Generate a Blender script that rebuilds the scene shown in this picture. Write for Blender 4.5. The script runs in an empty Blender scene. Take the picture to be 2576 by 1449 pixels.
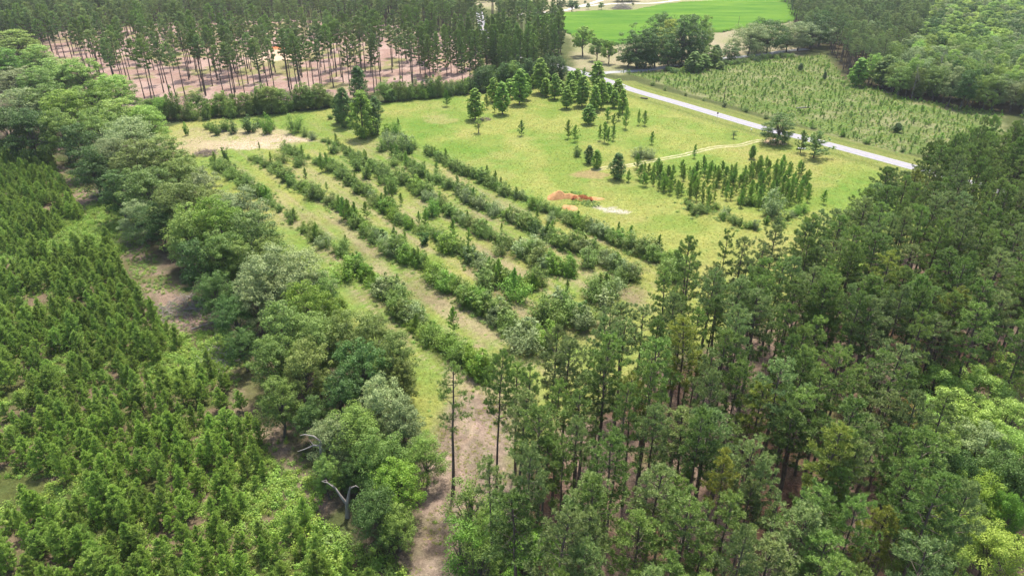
import bpy, math, random
import numpy as np
from math import radians, sin, cos, tan, atan, pi, sqrt

# ------------------------------------------------------------------ camera, sky, sun, exposure
CAM_H, PITCH = 70.0, 28.5
sc = bpy.context.scene
cd = bpy.data.cameras.new("camera"); cd.sensor_width = 36; cd.lens = 24.0
cd.clip_start = 1; cd.clip_end = 9000
cam = bpy.data.objects.new("camera", cd); sc.collection.objects.link(cam)
cam.location = (0, 0, CAM_H); cam.rotation_euler = (radians(90 - PITCH), 0, 0)
sc.camera = cam
SUN_EL, SUN_AZ = 65.0, 12.0          # azimuth measured clockwise from +Y (away from the camera)
w = bpy.data.worlds.new("World"); sc.world = w; w.use_nodes = True
nt = w.node_tree; bg = nt.nodes["Background"]
sky = nt.nodes.new("ShaderNodeTexSky"); sky.sky_type = 'NISHITA'; sky.sun_disc = False
sky.sun_elevation = radians(SUN_EL); sky.sun_rotation = radians(SUN_AZ)
sky.air_density = 1.0; sky.dust_density = 3.0; sky.ozone_density = 1.0
nt.links.new(sky.outputs[0], bg.inputs[0]); bg.inputs[1].default_value = 0.15
sl = bpy.data.lights.new("sun", 'SUN'); sl.energy = 3.5; sl.angle = radians(3.0); sl.color = (1, .95, .86)
so = bpy.data.objects.new("sun", sl); sc.collection.objects.link(so)
so.rotation_euler = (radians(90 - SUN_EL), 0, radians(180 - SUN_AZ))
so.location = (0, 200, 300)
sc.view_settings.view_transform = 'Standard'; sc.view_settings.look = 'None'
sc.view_settings.exposure = 1.03; sc.view_settings.gamma = 1.0
sc.render.engine = 'CYCLES'
cy = sc.cycles
cy.max_bounces = 5; cy.diffuse_bounces = 3; cy.glossy_bounces = 1; cy.transmission_bounces = 2
cy.transparent_max_bounces = 4; cy.volume_bounces = 0
cy.use_denoising = True; cy.denoiser = 'OPENIMAGEDENOISE'; cy.denoising_input_passes = 'RGB_ALBEDO_NORMAL'; cy.denoising_prefilter = 'ACCURATE'; cy.sample_clamp_indirect = 4

# ------------------------------------------------------------------ picture <-> ground (surveying the photograph)
F, CU, CV = 1717.3, 1288.0, 724.5
cp, sp = cos(radians(PITCH)), sin(radians(PITCH))
def P(u, v, z=0.0):
    dx = (u - CU) / F; dy = (CV - v) / F
    d = (dx, cp + dy * sp, -sp + dy * cp)
    t = (z - CAM_H) / min(d[2], -0.02)
    return (d[0] * t, d[1] * t)
def proj(x, y, z):
    dz = z - CAM_H
    dep = y * cp - dz * sp; up = y * sp + dz * cp
    dep = max(dep, 0.1)
    return (CU + F * x / dep, CV - F * up / dep)
def depth(y, z=0): return y * cp + (CAM_H - z) * sp
def height_to(y, vtop): return CAM_H - y * tan(radians(PITCH) + atan((vtop - CV) / F))
def WP(pts): return np.array([P(u, v) for u, v in pts])
def in_view(x, y, h=0, m=15):
    for z in (0, h):
        u, v = proj(x, y, z)
        if -m < u < 2576 + m and -m < v < 1449 + m: return True
    return False

def sdist(X, Y, poly):
    """signed distance, positive inside"""
    n = len(poly); d2 = np.full(X.shape, 1e18); ins = np.zeros(X.shape, bool)
    for i in range(n):
        ax, ay = poly[i]; bx, by = poly[(i + 1) % n]
        ex, ey = bx - ax, by - ay; L = ex * ex + ey * ey + 1e-9
        t = np.clip(((X - ax) * ex + (Y - ay) * ey) / L, 0, 1)
        d2 = np.minimum(d2, (X - ax - t * ex) ** 2 + (Y - ay - t * ey) ** 2)
        c = ((ay > Y) != (by > Y)) & (X < (bx - ax) * (Y - ay) / (by - ay + 1e-12) + ax)
        ins ^= c
    d = np.sqrt(d2)
    return np.where(ins, d, -d)
def pldist(X, Y, line):
    d2 = np.full(np.shape(X), 1e18)
    for i in range(len(line) - 1):
        ax, ay = line[i]; bx, by = line[i + 1]
        ex, ey = bx - ax, by - ay; L = ex * ex + ey * ey + 1e-9
        t = np.clip(((X - ax) * ex + (Y - ay) * ey) / L, 0, 1)
        d2 = np.minimum(d2, (X - ax - t * ex) ** 2 + (Y - ay - t * ey) ** 2)
    return np.sqrt(d2)
def inside(x, y, poly): return sdist(np.array([x]), np.array([y]), poly)[0]

def vnoise(x, y, s, seed=0):
    rs = np.random.RandomState(seed); T = rs.rand(256, 256)
    x = np.asarray(x) / s + seed * 7.3; y = np.asarray(y) / s + seed * 3.1
    xi = np.floor(x).astype(int); yi = np.floor(y).astype(int)
    fx = x - xi; fy = y - yi; fx = fx * fx * (3 - 2 * fx); fy = fy * fy * (3 - 2 * fy)
    a = T[xi % 256, yi % 256]; b = T[(xi + 1) % 256, yi % 256]
    c = T[xi % 256, (yi + 1) % 256]; d = T[(xi + 1) % 256, (yi + 1) % 256]
    return (a * (1 - fx) + b * fx) * (1 - fy) + (c * (1 - fx) + d * fx) * fy
def fbm(x, y, s, seed=0, o=4):
    r = 0; a = 1; t = 0
    for i in range(o):
        r = r + a * vnoise(x, y, s / 2 ** i, seed + i); t += a; a *= .55
    return r / t
def sstep(a, b, x):
    t = np.clip((x - a) / (b - a), 0, 1); return t * t * (3 - 2 * t)

# ------------------------------------------------------------------ regions (photo survey -> ground polygons)
CLEARING = WP([(385,330),(480,305),(640,292),(830,275),(960,260),(1130,240),(1330,232),(1400,200),(1500,190),
               (1600,215),(1720,255),(1905,310),(2050,347),(2265,404),(2560,480),(2600,560),(2300,640),(2050,760),(1800,860),
               (1620,930),(1450,1060),(1330,1120),(1250,1230),(1180,1449),(1080,1440),(1100,1150),(1000,1000),
               (900,900),(800,800),(700,690),(640,600),(540,520),(440,420)])
PWOOD = WP([(1240,1225),(1345,1130),(1480,1060),(1600,950),(1700,890),(1850,850),(1990,780),(2130,685),(2265,575),(2400,480),(2700,380),
            (3300,420),(3400,1500),(2600,1900),(1500,1900),(1225,1500)])
PWFLOOR = WP([(1290,1225),(1380,1120),(1500,1030),(1650,930),(1900,850),(2100,730),(2320,620),(2500,530),(2700,440),
            (3300,420),(3400,1500),(2600,1900),(1500,1900),(1260,1500)])
LWOOD = WP([(60,150),(180,190),(300,255),(420,290),(560,275),(700,262),(860,252),(960,240),(1080,222),(1200,212),
            (1330,212),(1400,185),(1425,150),(1400,110),(1290,70),(1190,30),(1150,-10),(1100,-60),(-500,-60),(-500,90)])
LFLOOR = WP([(100,140),(200,200),(300,262),(420,300),(560,270),(700,255),(860,248),(960,232),(1080,215),(1200,200),
            (1240,150),(1150,95),(1000,65),(700,50),(400,60),(150,80)])
LEFTLINE = WP([(-400,60),(60,40),(300,262),(400,325),(450,420),(560,530),(660,610),(730,690),(830,800),(930,900),(1010,1000),
            (1090,1150),(1060,1300),(1030,1449),(850,1330),(760,1150),(640,960),(560,840),(440,720),(330,560),(200,420),(100,370),(-400,370)])
PLANT = WP([(-700,380),(30,380),(130,395),(150,450),(190,520),(250,580),(300,650),(330,720),(400,810),(480,850),(520,900),(540,950),
            (590,990),(640,1080),(700,1180),(760,1300),(860,1400),(950,1500),(950,1900),(-900,1900)])
BROWNSTRIP = WP([(130,390),(200,440),(250,500),(330,560),(380,620),(430,700),(520,780),(600,870),(680,960),(760,1130),(850,1280),(760,1330),
            (700,1180),(600,1060),(560,960),(520,860),(430,840),(360,770),(320,660),(260,590),(180,520),(140,440)])
CORRIDOR = WP([(1010,1600),(1030,1240),(1080,1120),(1120,1040),(1200,1000),(1290,1010),(1280,1200),(1250,1320),(1240,1600)])
ROADLINE = [(1330,150),(1405,166),(1452,180),(1530,204),(1592,227),(1717,263),(1904,318),(2050,355),(2267,413),(2576,497),(3200,665)]
ROADW = WP(ROADLINE)
SEED = WP([(1560,182),(1640,204),(1740,238),(1920,290),(2060,330),(2270,388),(2420,395),(2520,360),(2520,285),(2284,248),
           (2127,200),(2075,140),(1960,150),(1830,158),(1680,182)])
RWOOD = WP([(2015,130),(2080,112),(2127,200),(2200,226),(2284,250),(2400,275),(2484,281),(2650,302),(3000,320),(3400,200),
            (3300,-60),(1900,-60),(1980,20)])
FIELD = WP([(1319,40),(1380,38),(1492,30),(1592,29),(1659,15),(1717,9),(1850,2),(1984,3),(2067,12),(2064,34),(2000,52),(1977,60),
            (1867,73),(1817,83),(1777,83),(1650,105),(1500,118),(1430,88)])
FARLAWN = WP([(1180,15),(1340,45),(1440,100),(1440,170),(1560,190),(1640,180),(1760,150),(2010,140),(2070,80),(2200,40),(2200,-45),(1100,-45)])
DRIVE1 = WP([(1300,38),(1345,34),(1420,27),(1455,17),(1485,10),(1510,2),(1545,-8)])
DRIVE2 = WP([(1452,18),(1520,12),(1580,9),(1640,9),(1700,2),(1730,-4)])
DRIVE3 = WP([(1490,189),(1530,183),(1580,180),(1630,176),(1700,165),(1780,152),(1900,140),(1964,131),(2030,124)])
TRACK = WP([(1495,428),(1540,420),(1580,417),(1640,405),(1717,391),(1740,385),(1800,371),(1860,366),(1905,355),(1950,352),(1985,340)])

# ------------------------------------------------------------------ mesh helpers
COL = sc.collection
def mesh(name, V, faces, mats, tint=None, mi=None, smooth=False, color=None):
    """faces: list of int arrays (n,k); mi: list of material index per array"""
    me = bpy.data.meshes.new(name)
    V = np.asarray(V, np.float32); me.vertices.add(len(V)); me.vertices.foreach_set("co", V.ravel())
    loops = np.concatenate([f.ravel() for f in faces]).astype(np.int32)
    tot = np.concatenate([np.full(len(f), f.shape[1]) for f in faces]).astype(np.int32)
    start = np.concatenate([[0], np.cumsum(tot)[:-1]]).astype(np.int32)
    me.loops.add(len(loops)); me.loops.foreach_set("vertex_index", loops)
    me.polygons.add(len(tot)); me.polygons.foreach_set("loop_start", start)
    try: me.polygons.foreach_set("loop_total", tot)
    except Exception: pass
    if mi is not None:
        me.polygons.foreach_set("material_index", np.concatenate([np.full(len(f), m) for f, m in zip(faces, mi)]).astype(np.int32))
    if smooth: me.polygons.foreach_set("use_smooth", np.ones(len(tot), bool))
    for m in mats: me.materials.append(m)
    if tint is not None:
        a = me.attributes.new("tint", 'FLOAT', 'POINT'); a.data.foreach_set("value", np.asarray(tint, np.float32))
    if color is not None:
        a = me.attributes.new("soil", 'FLOAT_COLOR', 'POINT')
        c = np.ones((len(V), 4), np.float32); c[:, :3] = color; a.data.foreach_set("color", c.ravel())
    me.update(calc_edges=True); me.validate()
    return me

def tube(pts, rad, sides=5):
    pts = np.asarray(pts, float); n = len(pts); V = []; 
    for i in range(n):
        t = pts[min(i + 1, n - 1)] - pts[max(i - 1, 0)]; t = t / (np.linalg.norm(t) + 1e-9)
        a = np.cross(t, (0.31, 0.2, 1) if abs(t[2]) < .9 else (1, 0, 0)); a /= np.linalg.norm(a) + 1e-9; b = np.cross(t, a)
        for k in range(sides):
            an = 2 * pi * k / sides; V.append(pts[i] + rad[i] * (cos(an) * a + sin(an) * b))
    Fc = []
    for i in range(n - 1):
        for k in range(sides):
            k2 = (k + 1) % sides
            Fc.append((i * sides + k, i * sides + k2, (i + 1) * sides + k2, (i + 1) * sides + k))
    return np.array(V), np.array(Fc)
class Acc:
    def __init__(s): s.V = []; s.F = []; s.T = []; s.n = 0
    def add(s, V, Fc, t=None):
        s.V.append(V); s.F.append(Fc + s.n); s.T.append(np.full(len(V), .5) if t is None else t); s.n += len(V)
    def tube(s, pts, rad, sides=5): s.add(*tube(pts, rad, sides))
    def arr(s): return np.concatenate(s.V), np.concatenate(s.F), np.concatenate(s.T)

def norm(a): return a / (np.linalg.norm(a, axis=-1, keepdims=True) + 1e-9)
def leaves(rng, C, N, size, tint, asp=.62):
    """pointed four-sided leaves at C with normals N"""
    n = len(C); N = norm(N)
    r = norm(rng.normal(size=(n, 3))); A = norm(np.cross(N, r)); B = np.cross(N, A)
    s = (size * rng.uniform(.6, 1.35, n))[:, None]
    V = np.stack([C - A * s * .5, C + B * s * .5 * asp + N * s * .08, C + A * s * .5, C - B * s * .5 * asp + N * s * .08], 1).reshape(-1, 3)
    Fc = np.arange(n * 4).reshape(n, 4)
    return V, Fc, np.repeat(tint, 4)
def needles(rng, C, D, L, wd, tint):
    n = len(C); D = norm(D); r = norm(rng.normal(size=(n, 3))); B = norm(np.cross(D, r))
    l = (L * rng.uniform(.7, 1.15, n))[:, None]
    V = np.stack([C - B * wd * .35, C + B * wd * .35, C + D * l + B * wd * .3, C + D * l - B * wd * .3], 1).reshape(-1, 3)
    return V, np.arange(n * 4).reshape(n, 4), np.repeat(tint, 4)
def tufts(rng, C, k, L, wd, up, base_t, D=None, spread=1.0):
    n = len(C)
    d = rng.normal(size=(n, k, 3)) * spread; d[..., 2] += up
    if D is not None: d += D[:, None, :] * 1.2
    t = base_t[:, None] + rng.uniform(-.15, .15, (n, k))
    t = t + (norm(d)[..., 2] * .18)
    return needles(rng, np.repeat(C, k, 0), d.reshape(-1, 3), L, wd, np.clip(t, 0, 1).ravel())

# ------------------------------------------------------------------ materials
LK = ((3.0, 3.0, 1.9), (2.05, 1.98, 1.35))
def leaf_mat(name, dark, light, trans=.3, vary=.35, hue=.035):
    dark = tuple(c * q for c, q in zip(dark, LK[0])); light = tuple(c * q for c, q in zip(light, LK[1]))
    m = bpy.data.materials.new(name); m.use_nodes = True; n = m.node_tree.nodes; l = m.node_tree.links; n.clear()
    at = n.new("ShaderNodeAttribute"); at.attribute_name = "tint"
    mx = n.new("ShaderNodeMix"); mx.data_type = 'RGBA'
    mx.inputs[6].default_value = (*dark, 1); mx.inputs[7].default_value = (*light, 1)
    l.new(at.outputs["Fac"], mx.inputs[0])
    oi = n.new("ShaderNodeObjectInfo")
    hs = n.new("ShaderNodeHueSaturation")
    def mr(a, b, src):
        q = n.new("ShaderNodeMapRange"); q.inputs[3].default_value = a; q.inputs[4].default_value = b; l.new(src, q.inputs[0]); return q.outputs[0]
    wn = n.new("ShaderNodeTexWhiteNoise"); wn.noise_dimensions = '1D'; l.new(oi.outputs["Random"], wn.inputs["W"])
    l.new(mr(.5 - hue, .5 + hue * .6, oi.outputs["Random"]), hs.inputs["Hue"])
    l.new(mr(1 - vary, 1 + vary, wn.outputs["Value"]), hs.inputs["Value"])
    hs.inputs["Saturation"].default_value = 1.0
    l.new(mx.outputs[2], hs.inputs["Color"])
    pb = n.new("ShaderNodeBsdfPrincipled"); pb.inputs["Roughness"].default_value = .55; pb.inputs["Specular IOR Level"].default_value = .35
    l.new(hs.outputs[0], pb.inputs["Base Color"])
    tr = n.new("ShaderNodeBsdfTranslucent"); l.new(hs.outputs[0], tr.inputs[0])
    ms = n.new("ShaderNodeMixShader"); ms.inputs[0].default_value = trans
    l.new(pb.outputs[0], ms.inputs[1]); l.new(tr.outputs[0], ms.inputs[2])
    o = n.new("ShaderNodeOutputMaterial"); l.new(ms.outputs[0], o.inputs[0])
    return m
def plain(name, col, col2=None, scale=3.0, rough=.85, bump=.3, spec=.2, det=6, metal=0, stretch=None):
    m = bpy.data.materials.new(name); m.use_nodes = True; n = m.node_tree.nodes; l = m.node_tree.links
    pb = n["Principled BSDF"]; pb.inputs["Roughness"].default_value = rough; pb.inputs["Specular IOR Level"].default_value = spec
    pb.inputs["Metallic"].default_value = metal
    tc = n.new("ShaderNodeTexCoord"); mp = n.new("ShaderNodeMapping")
    if stretch: mp.inputs["Scale"].default_value = stretch
    l.new(tc.outputs["Object"], mp.inputs[0])
    nz = n.new("ShaderNodeTexNoise"); nz.inputs["Scale"].default_value = scale; nz.inputs["Detail"].default_value = det; nz.inputs["Roughness"].default_value = .65
    l.new(mp.outputs[0], nz.inputs["Vector"])
    mx = n.new("ShaderNodeMix"); mx.data_type = 'RGBA'; c2 = col2 or tuple(c * .6 for c in col)
    mx.inputs[6].default_value = (*c2, 1); mx.inputs[7].default_value = (*col, 1)
    rp = n.new("ShaderNodeMapRange"); rp.inputs[1].default_value = .3; rp.inputs[2].default_value = .7
    l.new(nz.outputs["Fac"], rp.inputs[0]); l.new(rp.outputs[0], mx.inputs[0]); l.new(mx.outputs[2], pb.inputs["Base Color"])
    if bump:
        b = n.new("ShaderNodeBump"); b.inputs["Strength"].default_value = bump; b.inputs["Distance"].default_value = .15
        l.new(nz.outputs["Fac"], b.inputs["Height"]); l.new(b.outputs[0], pb.inputs["Normal"])
    return m
M = {}
M['pine'] = leaf_mat('pine_needles', (.022,.043,.017), (.118,.180,.056), .22, .26, .012)
M['pine_far'] = leaf_mat('pine_needles_greyer', (.030,.052,.026), (.138,.190,.086), .22, .25, .02)
M['pine_yellow'] = leaf_mat('pine_needles_yellow_green', (.036,.052,.014), (.160,.190,.050), .25, .2, .02)
M['pine_brown'] = leaf_mat('pine_needles_dying_brown', (.045,.034,.014), (.175,.125,.045), .2, .1, .01)
M['young'] = leaf_mat('young_pine_needles', (.040,.074,.022), (.165,.240,.070), .32, .20, .012)
M['young_dark'] = leaf_mat('sapling_pine_needles', (.024,.058,.013), (.110,.195,.042), .25, .25, .02)
M['young_light'] = leaf_mat('young_pine_fresh_needles', (.048,.090,.022), (.180,.268,.072), .34, .12, .008)
M['a'] = leaf_mat('leaf_pale_green', (.055,.095,.028), (.200,.290,.085), .35, .18, .02)
M['b'] = leaf_mat('leaf_mid_green', (.032,.062,.018), (.125,.190,.052), .32, .18, .012)
M['c'] = leaf_mat('leaf_dark_green', (.012,.032,.010), (.062,.115,.034), .28, .2, .010)
M['d'] = leaf_mat('leaf_olive_green', (.035,.058,.018), (.125,.175,.056), .3, .18, .02)
M['e'] = leaf_mat('leaf_grey_green', (.050,.075,.042), (.160,.205,.115), .28, .18, .02)
M['f'] = leaf_mat('leaf_vivid_green', (.030,.070,.012), (.125,.210,.038), .36, .18, .025)
M['g'] = leaf_mat('leaf_yellow_green', (.060,.092,.022), (.215,.270,.066), .38, .15, .02)
M['gum'] = leaf_mat('leaf_glossy_green', (.020,.055,.013), (.160,.260,.045), .35, .15, .015)
M['weed'] = leaf_mat('leaf_weeds', (.044,.084,.018), (.140,.215,.046), .35, .30, .022)
M['grass'] = leaf_mat('grass_blades', (.085,.120,.025), (.230,.270,.070), .35, .3, .04)
M['bark_pine'] = plain('bark_pine', (.175,.135,.110), (.070,.055,.046), 4, .95, .6, stretch=(1,1,.3))
M['bark'] = plain('bark_grey_brown', (.170,.150,.125), (.060,.050,.042), 3, .95, .5, stretch=(1,1,.3))
M['dead'] = plain('dead_grey_wood', (.33,.30,.275), (.16,.14,.125), 3, .9, .3, stretch=(1,1,.3))
M['brush'] = plain('cut_brush_wood', (.32,.26,.22), (.14,.10,.08), 3, .9, .3)
M['white'] = plain('white_paint', (.78,.78,.76), (.6,.6,.58), 5, .5, .05)
M['metal'] = plain('galvanised_metal', (.45,.46,.47), (.3,.3,.31), 8, .45, .05, spec=.5, metal=.6)
M['pole'] = plain('weathered_pole_wood', (.16,.13,.10), (.09,.07,.055), 4, .9, .2, stretch=(1,1,.2))

# ------------------------------------------------------------------ plant generators -> dict of parts
def build(parts, name):
    """parts: list of (part name, Acc, material). returns [(part, mesh)], combined mesh"""
    out = []; V = []; Fq = []; T = []; off = 0; mats = []
    for i, (pn, ac, mt) in enumerate(parts):
        v, f, t = ac.arr(); out.append((pn, mesh(name + '_' + pn, v, [f], [mt], t)))
        V.append(v); Fq.append(f + off); T.append(t); off += len(v); mats.append(mt)
    comb = mesh(name, np.concatenate(V), Fq, mats, np.concatenate(T), list(range(len(parts))))
    return out, comb

def gen_pine(seed, H=22, cf=.42, R=3.2, tone='pine', nb=36, k=20, L=.36, wd=.065, dead=8, sidet=1.0):
    rng = np.random.RandomState(seed); tr = Acc(); cr = Acc()
    lean = rng.normal(0, .25, 2); zs = np.linspace(0, H, 9)
    path = np.array([(lean[0] * (z / H) ** 1.5 * 1.5 + rng.normal(0, .06), lean[1] * (z / H) ** 1.5 * 1.5 + rng.normal(0, .06), z) for z in zs])
    rad = [.23 * (1 - .82 * z / H) + .02 for z in zs]; rad[0] *= 1.25
    tr.tube(path, rad, 7)
    def at(z): return np.array([np.interp(z, zs, path[:, i]) for i in range(3)])
    z0 = H * (1 - cf); C = []; T = []; Dr = []
    for i in range(nb):
        t = (i + rng.uniform(0, 1)) / nb; z = z0 + (H - z0) * t ** .9
        Lb = R * (1 - t ** 2.2) ** .7 * (.55 + .45 * min(1, t / .28)) * rng.uniform(.6, 1.15) + .3
        az = i * 2.4 + rng.uniform(-.5, .5); el = radians(-5 + 45 * t + rng.uniform(-12, 12))
        o = at(z); d = np.array([cos(az) * cos(el), sin(az) * cos(el), sin(el)])
        nseg = 5; pts = [o + d * Lb * s + np.array([0, 0, .12 * Lb * s * s]) for s in np.linspace(0, 1, nseg)]
        tr.tube(pts, np.linspace(.055, .015, nseg), 3)
        side = np.array([-sin(az), cos(az), 0]); nt_ = int(4 + Lb * 5.0 * sidet)
        for j in range(nt_):
            s = rng.uniform(.25, 1) ** .75; p = o + d * Lb * s + np.array([0, 0, .12 * Lb * s * s])
            wdt = Lb * .30 * (1.1 - s) + .15
            p = p + side * rng.uniform(-1, 1) * wdt * 1.5 + np.array([0, 0, rng.uniform(-.05, .3)])
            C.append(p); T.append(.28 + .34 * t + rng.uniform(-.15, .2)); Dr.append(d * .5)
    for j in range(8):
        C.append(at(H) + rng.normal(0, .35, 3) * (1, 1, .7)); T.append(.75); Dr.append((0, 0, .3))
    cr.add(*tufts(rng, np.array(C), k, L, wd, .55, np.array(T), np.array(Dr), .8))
    for j in range(dead):
        z = rng.uniform(H * .3, z0 + 1); az = rng.uniform(0, 2 * pi); Lb = rng.uniform(.6, 2.0); o = at(z)
        d = np.array([cos(az), sin(az), rng.uniform(-.2, .4)]); tr.tube([o, o + d * Lb * .5, o + d * Lb + (0, 0, rng.uniform(-.2, .3))], [.03, .02, .01], 3)
    return build([('trunk', tr, M['bark_pine']), ('crown', cr, M[tone])], 'pine%d' % seed)

def gen_young(seed, H=5.5, R=1.35, tone='young', k=13, L=.34, wd=.075, dens=1.0, leader=True):
    rng = np.random.RandomState(seed); tr = Acc(); cr = Acc()
    tr.tube([(0, 0, 0), (0, 0, H * .5), (0, 0, H)], [.07, .045, .012], 5)
    C = []; T = []; Dr = []; nw = int(H / .42)
    for i in range(nw):
        t = (i + .5) / nw; z = H * (.08 + .90 * t)
        prof = min(1, (t + .2) / .42) * (1 - t) ** .6
        for b in range(rng.randint(4, 7)):
            az = rng.uniform(0, 2 * pi); Lb = R * prof * rng.uniform(.65, 1.25) + .12
            el = radians(18 + 40 * t + rng.uniform(-10, 14)); d = np.array([cos(az) * cos(el), sin(az) * cos(el), sin(el)])
            o = np.array([0, 0, z]); tr.tube([o, o + d * Lb], [.018, .006], 3)
            for s in np.arange(.25, 1.01, .30 / max(Lb, .3) / dens):
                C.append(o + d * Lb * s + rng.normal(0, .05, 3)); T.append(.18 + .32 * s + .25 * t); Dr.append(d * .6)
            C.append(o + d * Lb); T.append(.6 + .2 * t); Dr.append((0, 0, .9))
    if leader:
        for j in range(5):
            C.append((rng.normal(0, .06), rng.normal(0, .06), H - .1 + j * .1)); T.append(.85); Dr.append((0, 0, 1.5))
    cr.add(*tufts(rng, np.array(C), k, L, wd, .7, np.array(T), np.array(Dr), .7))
    return build([('trunk', tr, M['bark_pine']), ('crown', cr, M[tone])], 'young%d' % seed)

def gen_broad(seed, H=14, R=5, cb=.25, nc=70, leaf=.30, lp=130, tone='b', flat=.62, gap=.0, trunk='bark', rcf=(.12, .27), branches=26, low=.6):
    rng = np.random.RandomState(seed); tr = Acc(); cr = Acc()
    zc = H * (cb + (1 - cb) * .42); rz_up = H - zc; rz_dn = zc - H * cb * .8
    lob = norm(rng.normal(size=(7, 3))); la = rng.uniform(-.35, .42, 7)
    cs = []
    for i in range(nc):
        d = norm(rng.normal(size=3)); 
        if d[2] < -low: d[2] *= -1
        d = norm(d); f = 1 + sum(a * max(0, d @ q) ** 4 for a, q in zip(la, lob))
        r = rng.uniform(.30, 1.15) ** .6 * f
        p = np.array([d[0] * R * r, d[1] * R * r, zc + d[2] * (rz_up if d[2] > 0 else rz_dn) * r])
        cs.append((p, d))
    for p, d in cs:
        rc = R * rng.uniform(*rcf); m = int(lp * rng.uniform(.6, 1.3)); tb = rng.uniform(-.18, .18)
        q = rng.normal(size=(m, 3)); q[:, 2] = q[:, 2] * .8 + .35; q = norm(q)
        rr = rng.uniform(.55, 1.08, m)[:, None]
        C = p + q * rr * rc * (1, 1, flat)
        N = q * .9 + d * .3 + (0, 0, .5) + rng.normal(size=(m, 3)) * .75
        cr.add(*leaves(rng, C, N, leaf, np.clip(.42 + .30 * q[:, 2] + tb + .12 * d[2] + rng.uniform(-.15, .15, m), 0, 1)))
    # trunk and limbs
    ht = H * (cb + .08); b = rng.normal(0, .3, 2)
    tp = np.array([(0, 0, 0), (b[0] * .4, b[1] * .4, ht * .5), (b[0], b[1], ht), (b[0] * 1.3, b[1] * 1.3, zc + .3 * rz_up)])
    r0 = .018 * H + .10; tr.tube(tp, [r0 * 1.25, r0, r0 * .75, r0 * .3], 7)
    for i in rng.choice(nc, min(branches, nc), replace=False):
        p, d = cs[i]; s = tp[2] * rng.uniform(.8, 1.0) + (tp[3] - tp[2]) * rng.uniform(0, .6)
        mid = s * .5 + p * .5 + (0, 0, .12 * H * rng.uniform(0, .6)) + rng.normal(0, .3, 3)
        tr.tube([s, (s + mid) / 2 + rng.normal(0, .12, 3), mid, (mid + p) / 2 + rng.normal(0, .15, 3), p], [r0 * .42, r0 * .3, r0 * .2, r0 * .12, .02], 4)
    return build([('trunk', tr, M[trunk]), ('crown', cr, M[tone])], 'broad%d' % seed)

def gen_gum(seed, H=12, R=2.8, leaf=.36, tone='gum', n=84, lp=60, cb=.12, bulge=.28):
    rng = np.random.RandomState(seed); tr = Acc(); cr = Acc()
    tr.tube([(0, 0, 0), (.05, 0, H * .5), (0, .05, H * .97)], [.2, .12, .03], 6)
    for i in range(n):
        t = ((i + rng.uniform(0, 1)) / n) ** 1.0; z = H * (cb + (1 - cb) * t); az = i * 2.4 + rng.uniform(-.4, .4)
        Lb = R * min(1, (t + .08) / bulge) * (1 - t) ** .62 * rng.uniform(.75, 1.15) + .15
        d = np.array([cos(az), sin(az), .25 + .5 * t]); o = np.array([0, 0, z - .2])
        tr.tube([o, o + d * Lb * .9], [.04, .012], 3)
        for s, sz in ((.95, 1.), (.6, .9)):
            p = o + d * Lb * s + rng.normal(0, .15, 3); m = int(lp * sz * rng.uniform(.6, 1.3)); rc = .26 * R * (1.05 - .55 * t) * rng.uniform(.8, 1.3)
            q = rng.normal(size=(m, 3)); q[:, 2] += .3; q = norm(q)
            C = p + q * rng.uniform(.4, 1.1, m)[:, None] * rc * (1, 1, .8)
            N = q + (0, 0, .4) + d * .3 + rng.normal(size=(m, 3)) * .5
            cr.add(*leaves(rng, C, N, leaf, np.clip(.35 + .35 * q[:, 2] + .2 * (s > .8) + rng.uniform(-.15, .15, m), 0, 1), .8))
    return build([('trunk', tr, M['bark']), ('crown', cr, M[tone])], 'gum%d' % seed)

def gen_shrub(seed, H=3.2, R=1.7, leaf=.20, tone='b', n=20, lp=46, thin=0):
    rng = np.random.RandomState(seed); tr = Acc(); cr = Acc()
    for i in range(n):
        az = rng.uniform(0, 2 * pi); rr = R * sqrt(rng.uniform(.0, 1)); 
        top = H * (1 - .5 * (rr / R) ** 2) * rng.uniform(.35, 1.05)
        p = np.array([cos(az) * rr, sin(az) * rr, top]); b = np.array([cos(az) * rr * .3, sin(az) * rr * .3, 0])
        tr.tube([b, (b + p) / 2 + rng.normal(0, .1, 3), p], [.035, .02, .008], 3)
        for s in (1, .62, .35):
            m = int(lp * (1 if s == 1 else .7) * rng.uniform(.6, 1.3)); c = b + (p - b) * s; rc = R * rng.uniform(.22, .38)
            q = rng.normal(size=(m, 3)); q[:, 2] += .35; q = norm(q)
            C = c + q * rng.uniform(.3, 1.1, m)[:, None] * rc * (1, 1, .9); C[:, 2] = np.maximum(C[:, 2], .05)
            N = q + (0, 0, .5) + rng.normal(size=(m, 3)) * .6
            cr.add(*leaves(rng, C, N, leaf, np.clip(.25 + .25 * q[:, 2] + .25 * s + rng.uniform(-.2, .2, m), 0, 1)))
    return build([('stems', tr, M['bark']), ('foliage', cr, M[tone])], 'shrub%d' % seed)

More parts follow.
